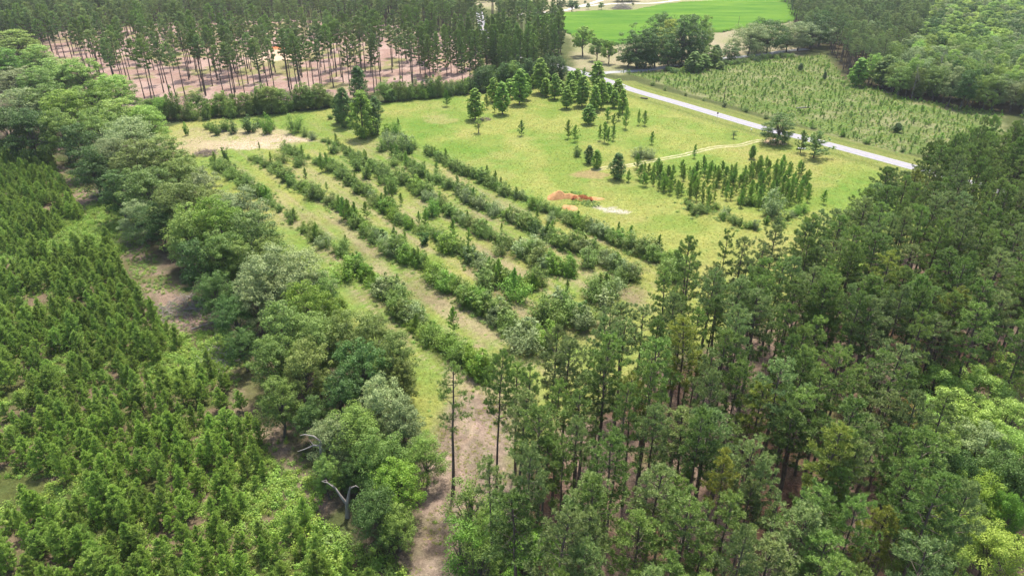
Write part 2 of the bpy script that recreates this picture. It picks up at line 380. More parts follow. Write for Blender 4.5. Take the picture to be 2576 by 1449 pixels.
def gen_bushlet(seed, R=.6, H=.6, leaf=.16, n=110, tone='weed'):
    rng = np.random.RandomState(seed); cr = Acc()
    q = rng.normal(size=(n, 3)); q[:, 2] = abs(q[:, 2]); q = norm(q)
    C = q * rng.uniform(.25, 1.05, n)[:, None] * (R, R, H) * rng.uniform(.7, 1.2, (n, 1))
    N = q * .6 + (0, 0, .8) + rng.normal(size=(n, 3)) * .5
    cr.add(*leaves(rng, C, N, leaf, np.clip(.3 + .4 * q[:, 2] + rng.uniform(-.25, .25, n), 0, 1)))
    v, f, t = cr.arr(); return mesh('bushlet', v, [f], [M[tone]], t)
def gen_grass(seed, n=26, R=.3, H=.4, wd=.035, tone='grass'):
    rng = np.random.RandomState(seed); C = np.zeros((n, 3)); C[:, :2] = rng.normal(0, R * .5, (n, 2))
    D = rng.normal(0, .45, (n, 3)); D[:, 2] = 1
    v, f, t = needles(rng, C, D, H, wd, np.clip(rng.uniform(.1, .9, n), 0, 1)); return mesh('tuft', v, [f], [M[tone]], t)
def gen_deadtree(seed, H=9, n=26, spread=.35, mat='dead', r0=.16, fork=True):
    rng = np.random.RandomState(seed); tr = Acc()
    lean = rng.normal(0, .05 * H, 2)
    def at(s): return np.array([lean[0] * s * s, lean[1] * s * s, H * s])
    ss = np.linspace(0, 1, 7); tr.tube([at(s) + rng.normal(0, .05, 3) * (s > 0) for s in ss], [r0 * (1.2 - s * 1.05) for s in ss], 6)
    for i in range(n):
        s = rng.uniform(.25, .98); az = rng.uniform(0, 2 * pi); L = H * spread * (1.15 - s) * rng.uniform(.5, 1.3) + .3
        o = at(s); d = np.array([cos(az), sin(az), rng.uniform(.1, .9)]); e = o + d * L; m = (o + e) / 2 + rng.normal(0, .08 * L, 3)
        tr.tube([o, m, e], [r0 * .35 * (1.1 - s) + .02, .03, .012], 4)
        for j in range(3):
            k = rng.uniform(.3, 1); c = o + (e - o) * k; dd = norm(rng.normal(size=3) + d); tr.tube([c, c + dd * L * .4], [.018, .007], 3)
    v, f, t = tr.arr(); return mesh('snag', v, [f], [M[mat]], t)

# ------------------------------------------------------------------ object helpers
def props(o, label=None, cat=None, group=None, kind=None):
    if label: o['label'] = label
    if cat: o['category'] = cat
    if group: o['group'] = group
    if kind: o['kind'] = kind
    return o
def tag(name, me, label, cat, loc=(0,0,0), rz=0, sc_=(1,1,1), group=None, kind=None):
    o = bpy.data.objects.new(name, me); COL.objects.link(o); o.location = loc; o.rotation_euler = (0, 0, rz); o.scale = sc_
    return props(o, label, cat, group, kind)
FIRST = {}; TILT = random.Random(5)
def put(name, parts, loc, rz, scl, label, cat, group=None, mat=None, key=None):
    """a thing: an Empty that parents its parts; later ones are copies of the first of their build"""
    key = (name, key)
    if key not in FIRST:
        r = bpy.data.objects.new(name, None); r.empty_display_size = .5; ch = []
        for pn, me in parts:
            c = bpy.data.objects.new(pn, me); c.parent = r; ch.append(c)
        FIRST[key] = (r, ch); new = (r, ch)
    else:
        r0, ch0 = FIRST[key]; r = r0.copy(); ch = []
        for c0 in ch0:
            c = c0.copy(); c.parent = r; ch.append(c)
    COL.objects.link(r)
    for c in ch: COL.objects.link(c)
    r.location = loc; r.rotation_euler = (TILT.gauss(0, .016), TILT.gauss(0, .016), rz); r.scale = scl
    if mat is not None:
        for s in ch[-1].material_slots: s.link = 'OBJECT'; s.material = mat
    if 'group' in r: del r['group']
    return props(r, label, cat, group)
def put1(name, me, loc, rz, scl, label, cat, group=None, mat=None, key=None):
    """a thing of one mesh (too small in the photo for parts)"""
    key = (name, key, 1)
    if key not in FIRST: o = bpy.data.objects.new(name, me); FIRST[key] = o
    else: o = FIRST[key].copy()
    COL.objects.link(o); o.location = loc; o.rotation_euler = (0, 0, rz); o.scale = scl
    if mat is not None:
        s = o.material_slots[-1]; s.link = 'OBJECT'; s.material = mat
    if 'group' in o: del o['group']
    return props(o, label, cat, group)
USED = set()
def where(x, y, z, stem, suff='of the photo'):
    """label = look + place, kept unique"""
    u, v = proj(x, y, z); a, b = u / 25.76, v / 14.49
    a = min(max(a, 0), 100); b = min(max(b, 0), 100)
    for fmt in ('%.0f', '%.1f', '%.2f'):
        s = ('%s, tip at ' + fmt + '%% across, ' + fmt + '%% down') % (stem, a, b)
        if s not in USED: break
    if len(__import__('re').findall(r"[A-Za-z0-9][A-Za-z0-9'-]*", s)) > 16: print('LONG', s)
    USED.add(s); return s

GN = {}
def stuff(name, protos, pts, label, group=None, cat=None):
    if len(pts) == 0: return None

    """one object of kind stuff that scatters plants over points: pts rows x,y,z,rz,scale,idx"""
    col = bpy.data.collections.new(name + '_sources')
    for i, me in enumerate(protos):
        o = bpy.data.objects.new('%s_source_%02d' % (name, i), me); col.objects.link(o)
    ng = bpy.data.node_groups.new(name, 'GeometryNodeTree')
    ng.interface.new_socket('Geometry', in_out='INPUT', socket_type='NodeSocketGeometry')
    ng.interface.new_socket('Geometry', in_out='OUTPUT', socket_type='NodeSocketGeometry')
    n = ng.nodes; l = ng.links
    gi = n.new('NodeGroupInput'); go = n.new('NodeGroupOutput')
    ip = n.new('GeometryNodeInstanceOnPoints'); ci = n.new('GeometryNodeCollectionInfo')
    ci.inputs['Collection'].default_value = col; ci.inputs['Separate Children'].default_value = True; ci.inputs['Reset Children'].default_value = True
    ip.inputs['Pick Instance'].default_value = True
    def na(nm, ty):
        q = n.new('GeometryNodeInputNamedAttribute'); q.data_type = ty; q.inputs['Name'].default_value = nm; return q.outputs['Attribute']
    l.new(gi.outputs[0], ip.inputs['Points']); l.new(ci.outputs[0], ip.inputs['Instance'])
    l.new(na('pidx', 'INT'), ip.inputs['Instance Index']); l.new(na('prot', 'FLOAT_VECTOR'), ip.inputs['Rotation'])
    l.new(na('pscl', 'FLOAT_VECTOR'), ip.inputs['Scale']); l.new(ip.outputs[0], go.inputs[0])
    pts = np.asarray(pts, float); me = bpy.data.meshes.new(name + '_points'); me.vertices.add(len(pts))
    me.vertices.foreach_set('co', pts[:, :3].astype(np.float32).ravel())
    a = me.attributes.new('pidx', 'INT', 'POINT'); a.data.foreach_set('value', pts[:, 5].astype(np.int32))
    r = np.zeros((len(pts), 3), np.float32); r[:, 2] = pts[:, 3]
    a = me.attributes.new('prot', 'FLOAT_VECTOR', 'POINT'); a.data.foreach_set('vector', r.ravel())
    s = np.repeat(pts[:, 4:5], 3, 1).astype(np.float32)
    if pts.shape[1] > 6: s[:, 2] = pts[:, 6]
    a = me.attributes.new('pscl', 'FLOAT_VECTOR', 'POINT'); a.data.foreach_set('vector', s.ravel())
    o = bpy.data.objects.new(name, me); COL.objects.link(o)
    md = o.modifiers.new('scatter', 'NODES'); md.node_group = ng
    return props(o, label, cat, group, 'stuff')

def grid_pts(poly, gap_, jit, seed, ang=0.0, m=15, hh=10, keep=None, vis=True):
    rng = np.random.RandomState(seed); c, s = cos(ang), sin(ang)
    x0, y0 = poly.min(0); x1, y1 = poly.max(0); cx, cy_ = (x0 + x1) / 2, (y0 + y1) / 2; R = max(x1 - x0, y1 - y0) * .75
    n = int(2 * R / gap_); g = (np.arange(n) - n / 2) * gap_; GX, GY = np.meshgrid(g, g)
    GX = GX + rng.uniform(-jit, jit, GX.shape) * gap_; GY = GY + rng.uniform(-jit, jit, GY.shape) * gap_
    X = cx + GX * c - GY * s; Y = cy_ + GX * s + GY * c; X = X.ravel(); Y = Y.ravel()
    k = sdist(X, Y, poly) > 0; X, Y = X[k], Y[k]
    if vis:
        def pv(z):
            dep = np.maximum(Y * cp + (CAM_H - z) * sp, 1); u = CU + F * X / dep; v = CV - F * (Y * sp + (z - CAM_H) * cp) / dep
            return (u > -m) & (u < 2576 + m) & (v > -m) & (v < 1449 + m)
        k = (pv(0) | pv(hh)) & (Y > 5); X, Y = X[k], Y[k]
    if keep is not None: k = keep(X, Y); X, Y = X[k], Y[k]
    return X, Y

# ================================================================== THE SETTING
ROADLINE = [(1205,30),(1215,70),(1240,110),(1290,137)] + ROADLINE
def resample(pts, step):
    pts = np.asarray(pts, float); out = []
    n = len(pts)
    for i in range(n - 1):
        p0, p1, p2, p3 = pts[max(i - 1, 0)], pts[i], pts[i + 1], pts[min(i + 2, n - 1)]
        L = np.linalg.norm(p2 - p1); k = max(2, int(L / step))
        for j in range(k):
            t = j / k; out.append(.5 * ((2 * p1) + (p2 - p0) * t + (2 * p0 - 5 * p1 + 4 * p2 - p3) * t * t + (3 * p1 - p0 - 3 * p2 + p3) * t ** 3))
    out.append(pts[-1]); return np.array(out)
def ribbon(name, line, offs, z, mats, label, kind='structure', jitter=0, seed=1, smooth=False):
    """strip following a line; offs = cross-section offsets (left..right) with heights"""
    rng = np.random.RandomState(seed); T = np.gradient(line, axis=0); T = T / np.linalg.norm(T, axis=1, keepdims=True)
    Nn = np.stack([-T[:, 1], T[:, 0]], 1); V = []; k = len(offs)
    for i in range(len(line)):
        for o, h in offs:
            j = rng.normal(0, jitter) if jitter else 0
            p = line[i] + Nn[i] * (o + j); V.append((p[0], p[1], z + h))
    Fc = [(i * k + a, i * k + a + 1, (i + 1) * k + a + 1, (i + 1) * k + a) for i in range(len(line) - 1) for a in range(k - 1)]
    Fc = np.array(Fc)[:, ::-1]
    me = mesh(name, V, [Fc], mats, smooth=smooth)
    return tag(name, me, label, None, kind=kind)
ROAD = resample(WP(ROADLINE), 3.0)
RW = 2.55
D1, D2, D3, TR = resample(DRIVE1, 3), resample(DRIVE2, 3), resample(DRIVE3, 2), resample(TRACK, .8)

# --- ground sheet with soil and turf colours
def axis(a, b, fine, ext, g=1.12):
    v = list(np.arange(a, b, fine)); s = fine
    while v[-1] < ext[1]: s = min(s * g, 400); v.append(v[-1] + s)
    s = fine
    while v[0] > ext[0]: s = min(s * g, 400); v.insert(0, v[0] - s)
    return np.array(v)
gx = axis(-150, 190, .85, (-4000, 4000), 1.03); gy = axis(35, 330, .85, (-300, 6000), 1.02)
GX, GY = np.meshgrid(gx, gy); X = GX.ravel(); Y = GY.ravel()
col = np.zeros((len(X), 3))
def lay(mask, c):
    global col
    c = np.asarray(c); col = col * (1 - mask[:, None]) + (c if c.ndim > 1 else c[None]) * mask[:, None]
def mixn(n, a, b): return np.asarray(a)[None] * (1 - n[:, None]) + np.asarray(b)[None] * n[:, None]
n1 = fbm(X, Y, 22, 1); n2 = fbm(X, Y, 7, 11); n3 = fbm(X, Y, 2.6, 21, 3); n4 = fbm(X, Y, 60, 31)
jag = (n2 - .5) * 9 + (n3 - .5) * 4
lay(np.ones(len(X)), mixn(n2, (.075,.105,.035), (.13,.16,.06)))
def region(poly, c, w=2.0, amp=1.0):
    lay(sstep(-w, w, sdist(X, Y, poly) + jag * amp), c)
region(PLANT, mixn(sstep(.40,.62,n2), (.105,.135,.040), (.20,.165,.10)), 2)
region(LEFTLINE, mixn(sstep(.4,.65,n2), (.085,.08,.05), (.17,.14,.10)), 3)
region(BROWNSTRIP, mixn(sstep(.42,.62,n2), (.30,.235,.17), (.16,.17,.07)), 2, .8)
region(FARLAWN, mixn(sstep(.3,.7,n1), (.30,.33,.15), (.38,.36,.22)), 4, .5)
# clearing turf: yellow-green, greener hollows, straw-coloured worn ground between the planted rows
lawn = mixn(sstep(.32,.68,n1), (.300,.350,.092), (.195,.305,.060))
lawn = lawn * (.80 + .28 * n3 + .16 * fbm((X * .5 + Y * .86) * .12, (X * .86 - Y * .5), 1.6, 171, 2))[:, None]
lay_c = sstep(-1.5, 1.5, sdist(X, Y, CLEARING) + jag * .35); lay(lay_c, lawn)
dry = sstep(.55, .72, fbm(X, Y, 14, 41)) * lay_c
lay(dry * .45, (.38,.38,.13))
green = sstep(.58, .72, fbm(X, Y, 26, 51)) * lay_c; lay(green * .5, (.13,.27,.035))
ROWS_P = WP([(395,330),(640,300),(800,310),(900,345),(1060,370),(1250,450),(1450,560),(1700,660),(1620,800),(1480,900),(1330,1000),(1230,1100),(1130,1000),(1000,880),(850,700),(700,560),(540,420)])
rw = sstep(-4, 6, sdist(X, Y, ROWS_P) + jag * .5); near = sstep(230, 110, Y)
a0 = WP([(690,520),(1240,960)]); ra = math.atan2(a0[1][1] - a0[0][1], a0[1][0] - a0[0][0]); ca, sa = cos(ra), sin(ra)
al = X * ca + Y * sa; ac = -X * sa + Y * ca
streak = fbm(al * .10, ac, 1.5, 61, 3); patch = fbm(al * .4, ac, 6, 71)
lay(rw * sstep(.42, .66, streak * .6 + patch * .4) * (.30 + .45 * near), (.33,.31,.155))
lay(rw * sstep(.50, .60, streak) * (.25 + .2 * near), (.40,.35,.21))
lay(rw * near * sstep(.50, .70, n2) * .55, (.20,.175,.10))
# sand at the top of the rows, pale worn patches
for (u, v, rx, ry, cc, k) in [(600,362,14,4,(.62,.54,.38),.9),(700,352,12,3.5,(.60,.50,.36),.9),(480,372,16,6,(.50,.42,.27),.65),(640,342,20,4,(.52,.45,.30),.6),
        (1490,440,6,2,(.40,.28,.16),.6),(1525,525,9,4,(.70,.68,.60),.0),(560,345,26,8,(.44,.40,.22),.5),
        (1105,300,8,4,(.36,.36,.14),.6),(1165,1290,6,18,(.40,.31,.22),.6),(700,370,8,2,(.60,.52,.36),.6)]:
    px, py = P(u, v); e = ((X - px) / rx) ** 2 + ((Y - py) / (ry * 2)) ** 2
    lay(sstep(1.1, .35, e + (n2 - .5) * 1.6 + (n3 - .5) * 1.2) * k, cc)
# white gravelly patch right of the clay pit
for (u, v, rx, ry, an) in [(1506,522,1.6,.9,.5),(1520,526,1.8,.6,.35),(1533,531,1.7,.5,.3),(1552,530,2.0,.5,.3),(1570,534,2.0,.7,-.1),(1540,523,1.6,.4,0)]:
    px, py = P(u, v); e = ((X - px) / rx) ** 2 + ((Y - py) / (ry * 1.6)) ** 2
    lay(sstep(1.3, .4, e + (n3 - .5) * 3.2) * .6, (.60,.58,.50))
# verges, ditch line along the road
dr = pldist(X, Y, ROAD)
lay(sstep(13, 10, dr + jag * .25) * .85 * (Y < 340), mixn(n2, (.27,.31,.10), (.20,.27,.06)))
lay(sstep(1.4, .6, np.abs(dr - 8.2 + (n2 - .5) * 2)) * .45 * (Y < 330), (.10,.16,.035))
# pine straw under the near wood
region(PWFLOOR, mixn(sstep(.35,.68,n2), (.150,.100,.064), (.250,.195,.140)), 3, 1.0)
lay(sstep(0, 3, sdist(X, Y, PWFLOOR)) * sstep(.62, .72, fbm(X, Y, 11, 81)) * .7, (.16,.17,.06))
region(CORRIDOR, mixn(sstep(.35,.7,n2), (.165,.138,.092), (.265,.228,.160)), 2.5, .7)
lay(sstep(0, 4, sdist(X, Y, CORRIDOR)) * sstep(.52, .66, streak) * .45, (.42,.34,.25))
lay(sstep(0, 3, sdist(X, Y, CORRIDOR)) * sstep(.58, .70, fbm(X, Y, 6, 91)) * .55, (.15,.15,.06))
# reddish litter in the tall pines across the clearing
region(LFLOOR, mixn(sstep(.3,.7,n2), (.37,.265,.205), (.47,.365,.295)), 2.5, .8)
lay(sstep(-1, 3, sdist(X, Y, LFLOOR)) * sstep(.56, .66, fbm(X, Y, 12, 101)) * .75, (.26,.30,.09))
for (u, v, rx, ry, cc) in [(690,140,16,12,(.74,.60,.42)),(712,121,9,4,(.72,.26,.10)),(740,132,12,8,(.66,.50,.34))]:
    px, py = P(u, v); e = ((X - px) / rx) ** 2 + ((Y - py) / (ry * 2)) ** 2; lay(sstep(1.1, .5, e + (n2 - .5) * 1.4) * .95, cc)
region(SEED, mixn(sstep(.35,.65,n2), (.150,.215,.060), (.255,.285,.125)), 2, .6)
lay(sstep(0, 3, sdist(X, Y, SEED)) * sstep(.60, .70, fbm(X, Y, 16, 111)) * .6, (.13,.24,.05))
region(RWOOD, mixn(n2, (.06,.065,.03), (.12,.10,.06)), 4, 1)
# wheel ruts worn between the rows
def ruts(line, gauge, wd, c, k):
    d = pldist(X, Y, line); brk = .45 + .55 * sstep(.40, .58, n2 * .5 + n3 * .5)
    lay(sstep(wd, wd * .4, np.abs(d - gauge) + (n3 - .5) * .25) * k * brk, c)
for ln in ([(600,430),(720,540),(860,680),(960,790),(1080,900),(1180,990),(1165,1100)],
           [(740,430),(860,540),(1000,660),(1130,760),(1250,850),(1320,920)],
           [(690,400),(800,480),(930,590),(1060,690),(1180,800)],
           [(860,400),(1000,500),(1150,600),(1330,720),(1450,800)],
           [(980,400),(1130,500),(1300,600),(1450,690),(1520,740)],
           [(830,300),(940,360),(1080,430),(1240,520),(1420,610),(1600,690)]):
    L = resample(WP(ln), 3); ruts(L, .95, .34, (.43,.36,.23), .65)
for ln in ([(1165,1060),(1110,1150),(1090,1300),(1110,1449)], [(1185,1060),(1150,1150),(1160,1300),(1190,1449)], [(1180,1000),(1240,1120),(1280,1180)]):
    ruts(resample(WP(ln), 2), .8, .3, (.44,.36,.27), .6)
ruts(TR, .85, .6, (.44,.38,.24), .6)
col = np.clip(col * np.array([.70, .64, .66]), .01, .8)
Z = np.zeros(len(X))
nx, ny = len(gx), len(gy); I = np.arange(nx * ny).reshape(ny, nx)
Fg = np.stack([I[:-1, :-1], I[:-1, 1:], I[1:, 1:], I[1:, :-1]], -1).reshape(-1, 4)
def ground_mat():
    m = bpy.data.materials.new('turf_and_soil'); m.use_nodes = True; n = m.node_tree.nodes; l = m.node_tree.links
    pb = n["Principled BSDF"]; pb.inputs["Roughness"].default_value = 1; pb.inputs["Specular IOR Level"].default_value = .02
    at = n.new("ShaderNodeAttribute"); at.attribute_name = "soil"; tc = n.new("ShaderNodeTexCoord")
    def nz(s, d, ro=.6):
        q = n.new("ShaderNodeTexNoise"); q.inputs["Scale"].default_value = s; q.inputs["Detail"].default_value = d; q.inputs["Roughness"].default_value = ro
        l.new(tc.outputs["Object"], q.inputs["Vector"]); return q.outputs["Fac"]
    a, b = nz(.9, 6, .7), nz(3.5, 5, .7)
    def mr(src, lo, hi, f0=.32, f1=.68):
        q = n.new("ShaderNodeMapRange"); q.inputs[1].default_value = f0; q.inputs[2].default_value = f1; q.inputs[3].default_value = lo; q.inputs[4].default_value = hi
        l.new(src, q.inputs[0]); return q.outputs[0]
    k = n.new("ShaderNodeMath"); k.operation = 'MULTIPLY'; l.new(mr(a, .70, 1.25), k.inputs[0]); l.new(mr(b, .68, 1.28), k.inputs[1])
    v = n.new("ShaderNodeVectorMath"); v.operation = 'SCALE'; l.new(at.outputs["Color"], v.inputs[0]); l.new(k.outputs[0], v.inputs["Scale"])
    hs = n.new("ShaderNodeHueSaturation"); l.new(v.outputs[0], hs.inputs["Color"]); l.new(mr(nz(.35, 4), .485, .515), hs.inputs["Hue"])
    l.new(hs.outputs[0], pb.inputs["Base Color"])
    bp = n.new("ShaderNodeBump"); bp.inputs["Strength"].default_value = .7; bp.inputs["Distance"].default_value = .25
    ad = n.new("ShaderNodeMath"); l.new(a, ad.inputs[0]); l.new(b, ad.inputs[1]); l.new(ad.outputs[0], bp.inputs["Height"]); l.new(bp.outputs[0], pb.inputs["Normal"])
    return m
tag('ground', mesh('ground', np.stack([X, Y, Z], 1), [Fg], [ground_mat()], color=col, smooth=True), 'grass, bare soil and pine straw over the whole tract', None, kind='structure')

# --- roads
asph = plain('worn_asphalt', (.30,.29,.31), (.22,.21,.23), .8, .9, .05, det=8)
asph2 = plain('driveway_asphalt', (.34,.34,.34), (.26,.26,.25), .8, .9, .05)
concr = plain('pale_drive', (.62,.58,.54), (.5,.46,.42), .5, .9, .05)
yel = plain('yellow_paint', (.55,.42,.22), (.45,.36,.26), 2, .8, 0)
wht = plain('worn_white_paint', (.66,.65,.63), (.48,.46,.46), 2, .8, 0)
ribbon('road', ROAD, [(-RW-.25,-.03),(-RW,.02),(-1,.05),(0,.07),(1,.05),(RW,.02),(RW+.25,-.03)], .03, [asph], 'pale worn asphalt county road crossing behind the clearing')
ribbon('road_centre_line', ROAD, [(-.08,0),(.08,0)], .108, [yel], 'faded yellow centre line painted on the county road')
for sgn in (-1, 1):
    ribbon('road_edge_line', ROAD, [(sgn*(RW-.22)-.05,0),(sgn*(RW-.22)+.05,0)], .062, [wht], 'worn white edge line along %s side of the county road' % ('the clearing' if sgn < 0 else 'the seedling field'))
ribbon('driveway', D1, [(-2.4,0),(2.4,0)], .02, [concr], 'pale driveway crossing the far lawn')
ribbon('curved_driveway', D2, [(-2.2,0),(2.2,0)], .028, [concr], 'pale curved driveway passing in front of the brush pile')
ribbon('side_road', D3, [(-2.6,0),(2.6,0)], .012, [asph2], 'grey asphalt side road running beneath the dark oaks')
sand = plain('sandy_ruts', (.50,.43,.29), (.26,.27,.10), .7, .95, .2)
for q, o in enumerate((-.85, .85)):
    ribbon('dirt_track', TR, [(o-.24,0),(o,.0),(o+.24,0)], .008 + .004*q, [sand], 'sandy wheel rut of the field track, %s' % ('far side' if q else 'near side'), jitter=.13, seed=3+q)
clay = plain('orange_clay', (.56,.31,.145), (.32,.16,.06), 1.6, .95, .5)
claydk = plain('raw_red_clay', (.34,.12,.045), (.16,.05,.02), 1.6, .95, .6)
# clay apron at the road end of the track
def blob(name, u, v, rx, ry, h, mt, label, cat, seed, kind=None, z=0.0, pw=1.2, rough=.35, group=None, rot=0, base=.0):
    rng = np.random.RandomState(seed); x, y = P(u, v); nr, na = 14, 40; V = [(0, 0, h)]; 
    for i in range(1, nr + 1):
        r = i / nr
        for k in range(na):
            a = 2 * pi * k / na; e = 1 + .18 * sin(2 * a + seed) + .12 * sin(3 * a + seed * 2) + .07 * sin(5 * a + seed)
            px, py = cos(a) * rx * r * e, sin(a) * ry * r * e
            hh = h * max(0, 1 - r ** pw) if i < nr else -.05
            hh += (vnoise(x + px, y + py, .9, seed) - .5) * rough * abs(h) * (1 - r)
            V.append((px, py, hh + base * (i < nr)))
    q = [(0, 1 + k, 1 + (k + 1) % na) for k in range(na)]
    f4 = [(1 + (i - 1) * na + k, 1 + i * na + k, 1 + i * na + (k + 1) % na, 1 + (i - 1) * na + (k + 1) % na) for i in range(1, nr) for k in range(na)]
    me = mesh(name, V, [np.array(q), np.array(f4)], [mt], smooth=True)
    return tag(name, me, label, cat, (x, y, z), rot, group=group, kind=kind)
blob('clay_apron', 1948, 357, 4.2, 4.5, .06, plain('apron_clay', (.46,.32,.20), (.30,.24,.12), 1.0, .95, .3), 'orange clay apron where the field track meets the road', None, 5, 'structure', base=.02)
blob('clay_mound', 1404, 497, 3.2, 2.3, 1.9, clay, 'larger orange clay mound at one end of the dug pit', 'clay mound', 7, group='clay mounds round the pit')
blob('clay_mound', 1432, 497, 3.4, 1.9, 1.3, clay, 'low weedy orange clay mound right behind the dug pit', 'clay mound', 8, group='clay mounds round the pit')
blob('clay_mound', 1434, 523, 2.1, 2.2, .7, clay, 'small rough clay mound in front of the pit', 'clay mound', 9, group='clay mounds round the pit')
blob('clay_mound', 1500, 500, 2.4, 1.2, .35, clay, 'low clay spoil on the road side of the pit', 'clay mound', 10, group='clay mounds round the pit')
# the pit: steep back wall of raw clay standing over a dark hollow
def pit():
    V = []; n = 26
    for i in range(n):
        a = pi * i / (n - 1); e = 1 + .12 * sin(7 * a); x, y = -cos(a) * 2.4 * e, sin(a) * 2.0 * e
        V += [(x, y, .0), (x * 1.02, y * 1.02, .95 + .25 * sin(5 * a)), (x * 1.25, y * 1.5, -.03)]
    f = []
    for i in range(n - 1):
        a, b = 3 * i, 3 * i + 3; f += [(a, b, b + 1, a + 1), (a + 1, b + 1, b + 2, a + 2)]
    V.append((0, -.3, .015)); c = len(V) - 1
    t = [(c, 3 * i + 3, 3 * i) for i in range(n - 1)]
    x, y = P(1464, 506)
    tag('clay_pit', mesh('pit', V, [np.array(f), np.array(t)], [claydk], smooth=False), 'dark red raw clay bank of the dug pit', 'pit', (x, y, 0), radians(-12))
pit()

# --- crop field: one tall stand of leaves
cxs = np.arange(FIELD[:, 0].min(), FIELD[:, 0].max(), 1.3); cys = np.arange(FIELD[:, 1].min(), FIELD[:, 1].max(), 1.3)
CX, CY = np.meshgrid(cxs, cys); sdf = sdist(CX.ravel(), CY.ravel(), FIELD) + (fbm(CX.ravel(), CY.ravel(), 9, 5) - .5) * 5
hz = sstep(0, 2, sdf) * 1.4 * (.75 + .5 * fbm(CX.ravel(), CY.ravel(), 14, 6)) + np.random.RandomState(3).uniform(-.18, .18, sdf.shape)
I = np.arange(CX.size).reshape(CX.shape); Fq = np.stack([I[:-1, :-1], I[:-1, 1:], I[1:, 1:], I[1:, :-1]], -1).reshape(-1, 4)
Fq = Fq[(sdf[Fq] > -.5).all(1)]; used = np.unique(Fq); mp = np.zeros(CX.size, int); mp[used] = np.arange(len(used))
cropm = plain('tall_crop', (.125,.215,.030), (.045,.125,.018), .03, 1, .2, spec=0, det=8, stretch=(.6,1.8,1))
tn = np.clip(fbm(CX.ravel(), CY.ravel() * 2.2, 30, 8) * 1.8 - .5 + np.random.RandomState(4).uniform(-.25, .25, sdf.shape), 0, 1)
tag('crop', mesh('crop', np.stack([CX.ravel(), CY.ravel(), hz], 1)[used], [mp[Fq]], [cropm], tint=tn[used]), 'tall bright green crop filling the far field', 'crop', kind='stuff')

# ================================================================== PLANT STOCK
PINES = [gen_pine(100 + i, H=22, cf=c, R=r, nb=nb) for i, (c, r, nb) in enumerate([(.42,3.3,34),(.46,3.0,36),(.38,3.6,32),(.50,3.1,38),(.36,3.0,28),(.44,3.8,36),(.40,2.7,30),(.52,2.8,26),(.34,3.3,20),(.48,3.5,44)])]
TALLP = [gen_pine(130 + i, H=26, cf=c, R=r, nb=nb, tone='pine_far', k=10, L=.5, wd=.17, dead=6) for i, (c, r, nb) in enumerate([(.40,3.6,30),(.34,3.9,28),(.45,3.2,30),(.38,3.3,26),(.50,3.0,30)])]
FULLP = [gen_pine(150 + i, H=24, cf=.82, R=3.1, nb=52, tone='pine', k=11, L=.5, wd=.16, dead=2) for i in range(3)]
YOUNG = [gen_young(200 + i, H=h, R=r, k=15, wd=.085) for i, (h, r) in enumerate([(5.6,1.75),(5.0,1.8),(6.2,1.6),(4.4,1.6),(5.2,2.0),(6.0,1.4)])]
SAPL = [gen_young(220 + i, H=4.6, R=r, tone='young_dark', k=10, L=.32, wd=.09, dens=.8) for i, r in enumerate((1.15, 1.4, 1.6))]
SEEDL = [gen_young(230 + i, H=1.3, R=.5, tone='young_dark', k=7, L=.26, wd=.08, dens=.5)[1] for i in range(3)]
BROAD = [gen_broad(300 + i, H=14, R=r, nc=int(nc*1.5), cb=cb, lp=105, leaf=.27, flat=fl) for i, (r, nc, cb, fl) in enumerate([(5.2,125,.08,.65),(4.6,110,.10,.6),(5.6,130,.10,.55),(4.2,100,.05,.75),(5.0,120,.14,.65)])]
CLOUDY = [gen_broad(330 + i, H=13, R=5.6, nc=70, cb=.35, lp=190, flat=.5, rcf=(.16,.26), leaf=.27) for i in range(2)]
GROVE = [gen_broad(355 + i, H=14, R=5, nc=150, cb=.03, lp=100, flat=.7, leaf=.34, tone='c', low=.95) for i in range(3)]
THIN = [gen_broad(340 + i, H=14, R=3.2, nc=46, cb=.2, lp=95, flat=.6, leaf=.26, rcf=(.2,.34), trunk='bark') for i in range(2)]
LIVEOAK = [gen_broad(350 + i, H=13, R=7.5, nc=150, cb=.12, lp=110, flat=.55, leaf=.36, tone='c', branches=34, low=.9) for i in range(2)]
YARD = [gen_broad(360, H=12, R=4.8, nc=80, cb=.12, lp=130, flat=.7, leaf=.4)]
DARKT = [gen_gum(370 + i, H=11, R=3.6, tone='c', n=60, lp=60, cb=.03, bulge=.35) for i in range(2)]
GUM = [gen_gum(380 + i, H=12, R=r) for i, r in enumerate((2.7, 3.1, 2.4))]
SHRUB = [gen_shrub(400 + i, H=h, R=r, n=n, leaf=lf) for i, (h, r, n, lf) in enumerate([(3.2,1.7,22,.20),(3.8,1.5,22,.22),(2.6,1.9,20,.18),(3.4,1.2,16,.24),(2.9,2.1,26,.17)])]
BUSH = [gen_bushlet(500 + i) for i in range(4)]
BUSHD = [gen_bushlet(510 + i, tone='b') for i in range(2)]
TUFT = [gen_grass(520 + i) for i in range(3)]
SNAG = [gen_deadtree(530, 10, 34), gen_deadtree(531, 14, 46, .22)]
random.seed(7); R_ = random.Random(11)
nrm = lambda a, b: R_.uniform(a, b)

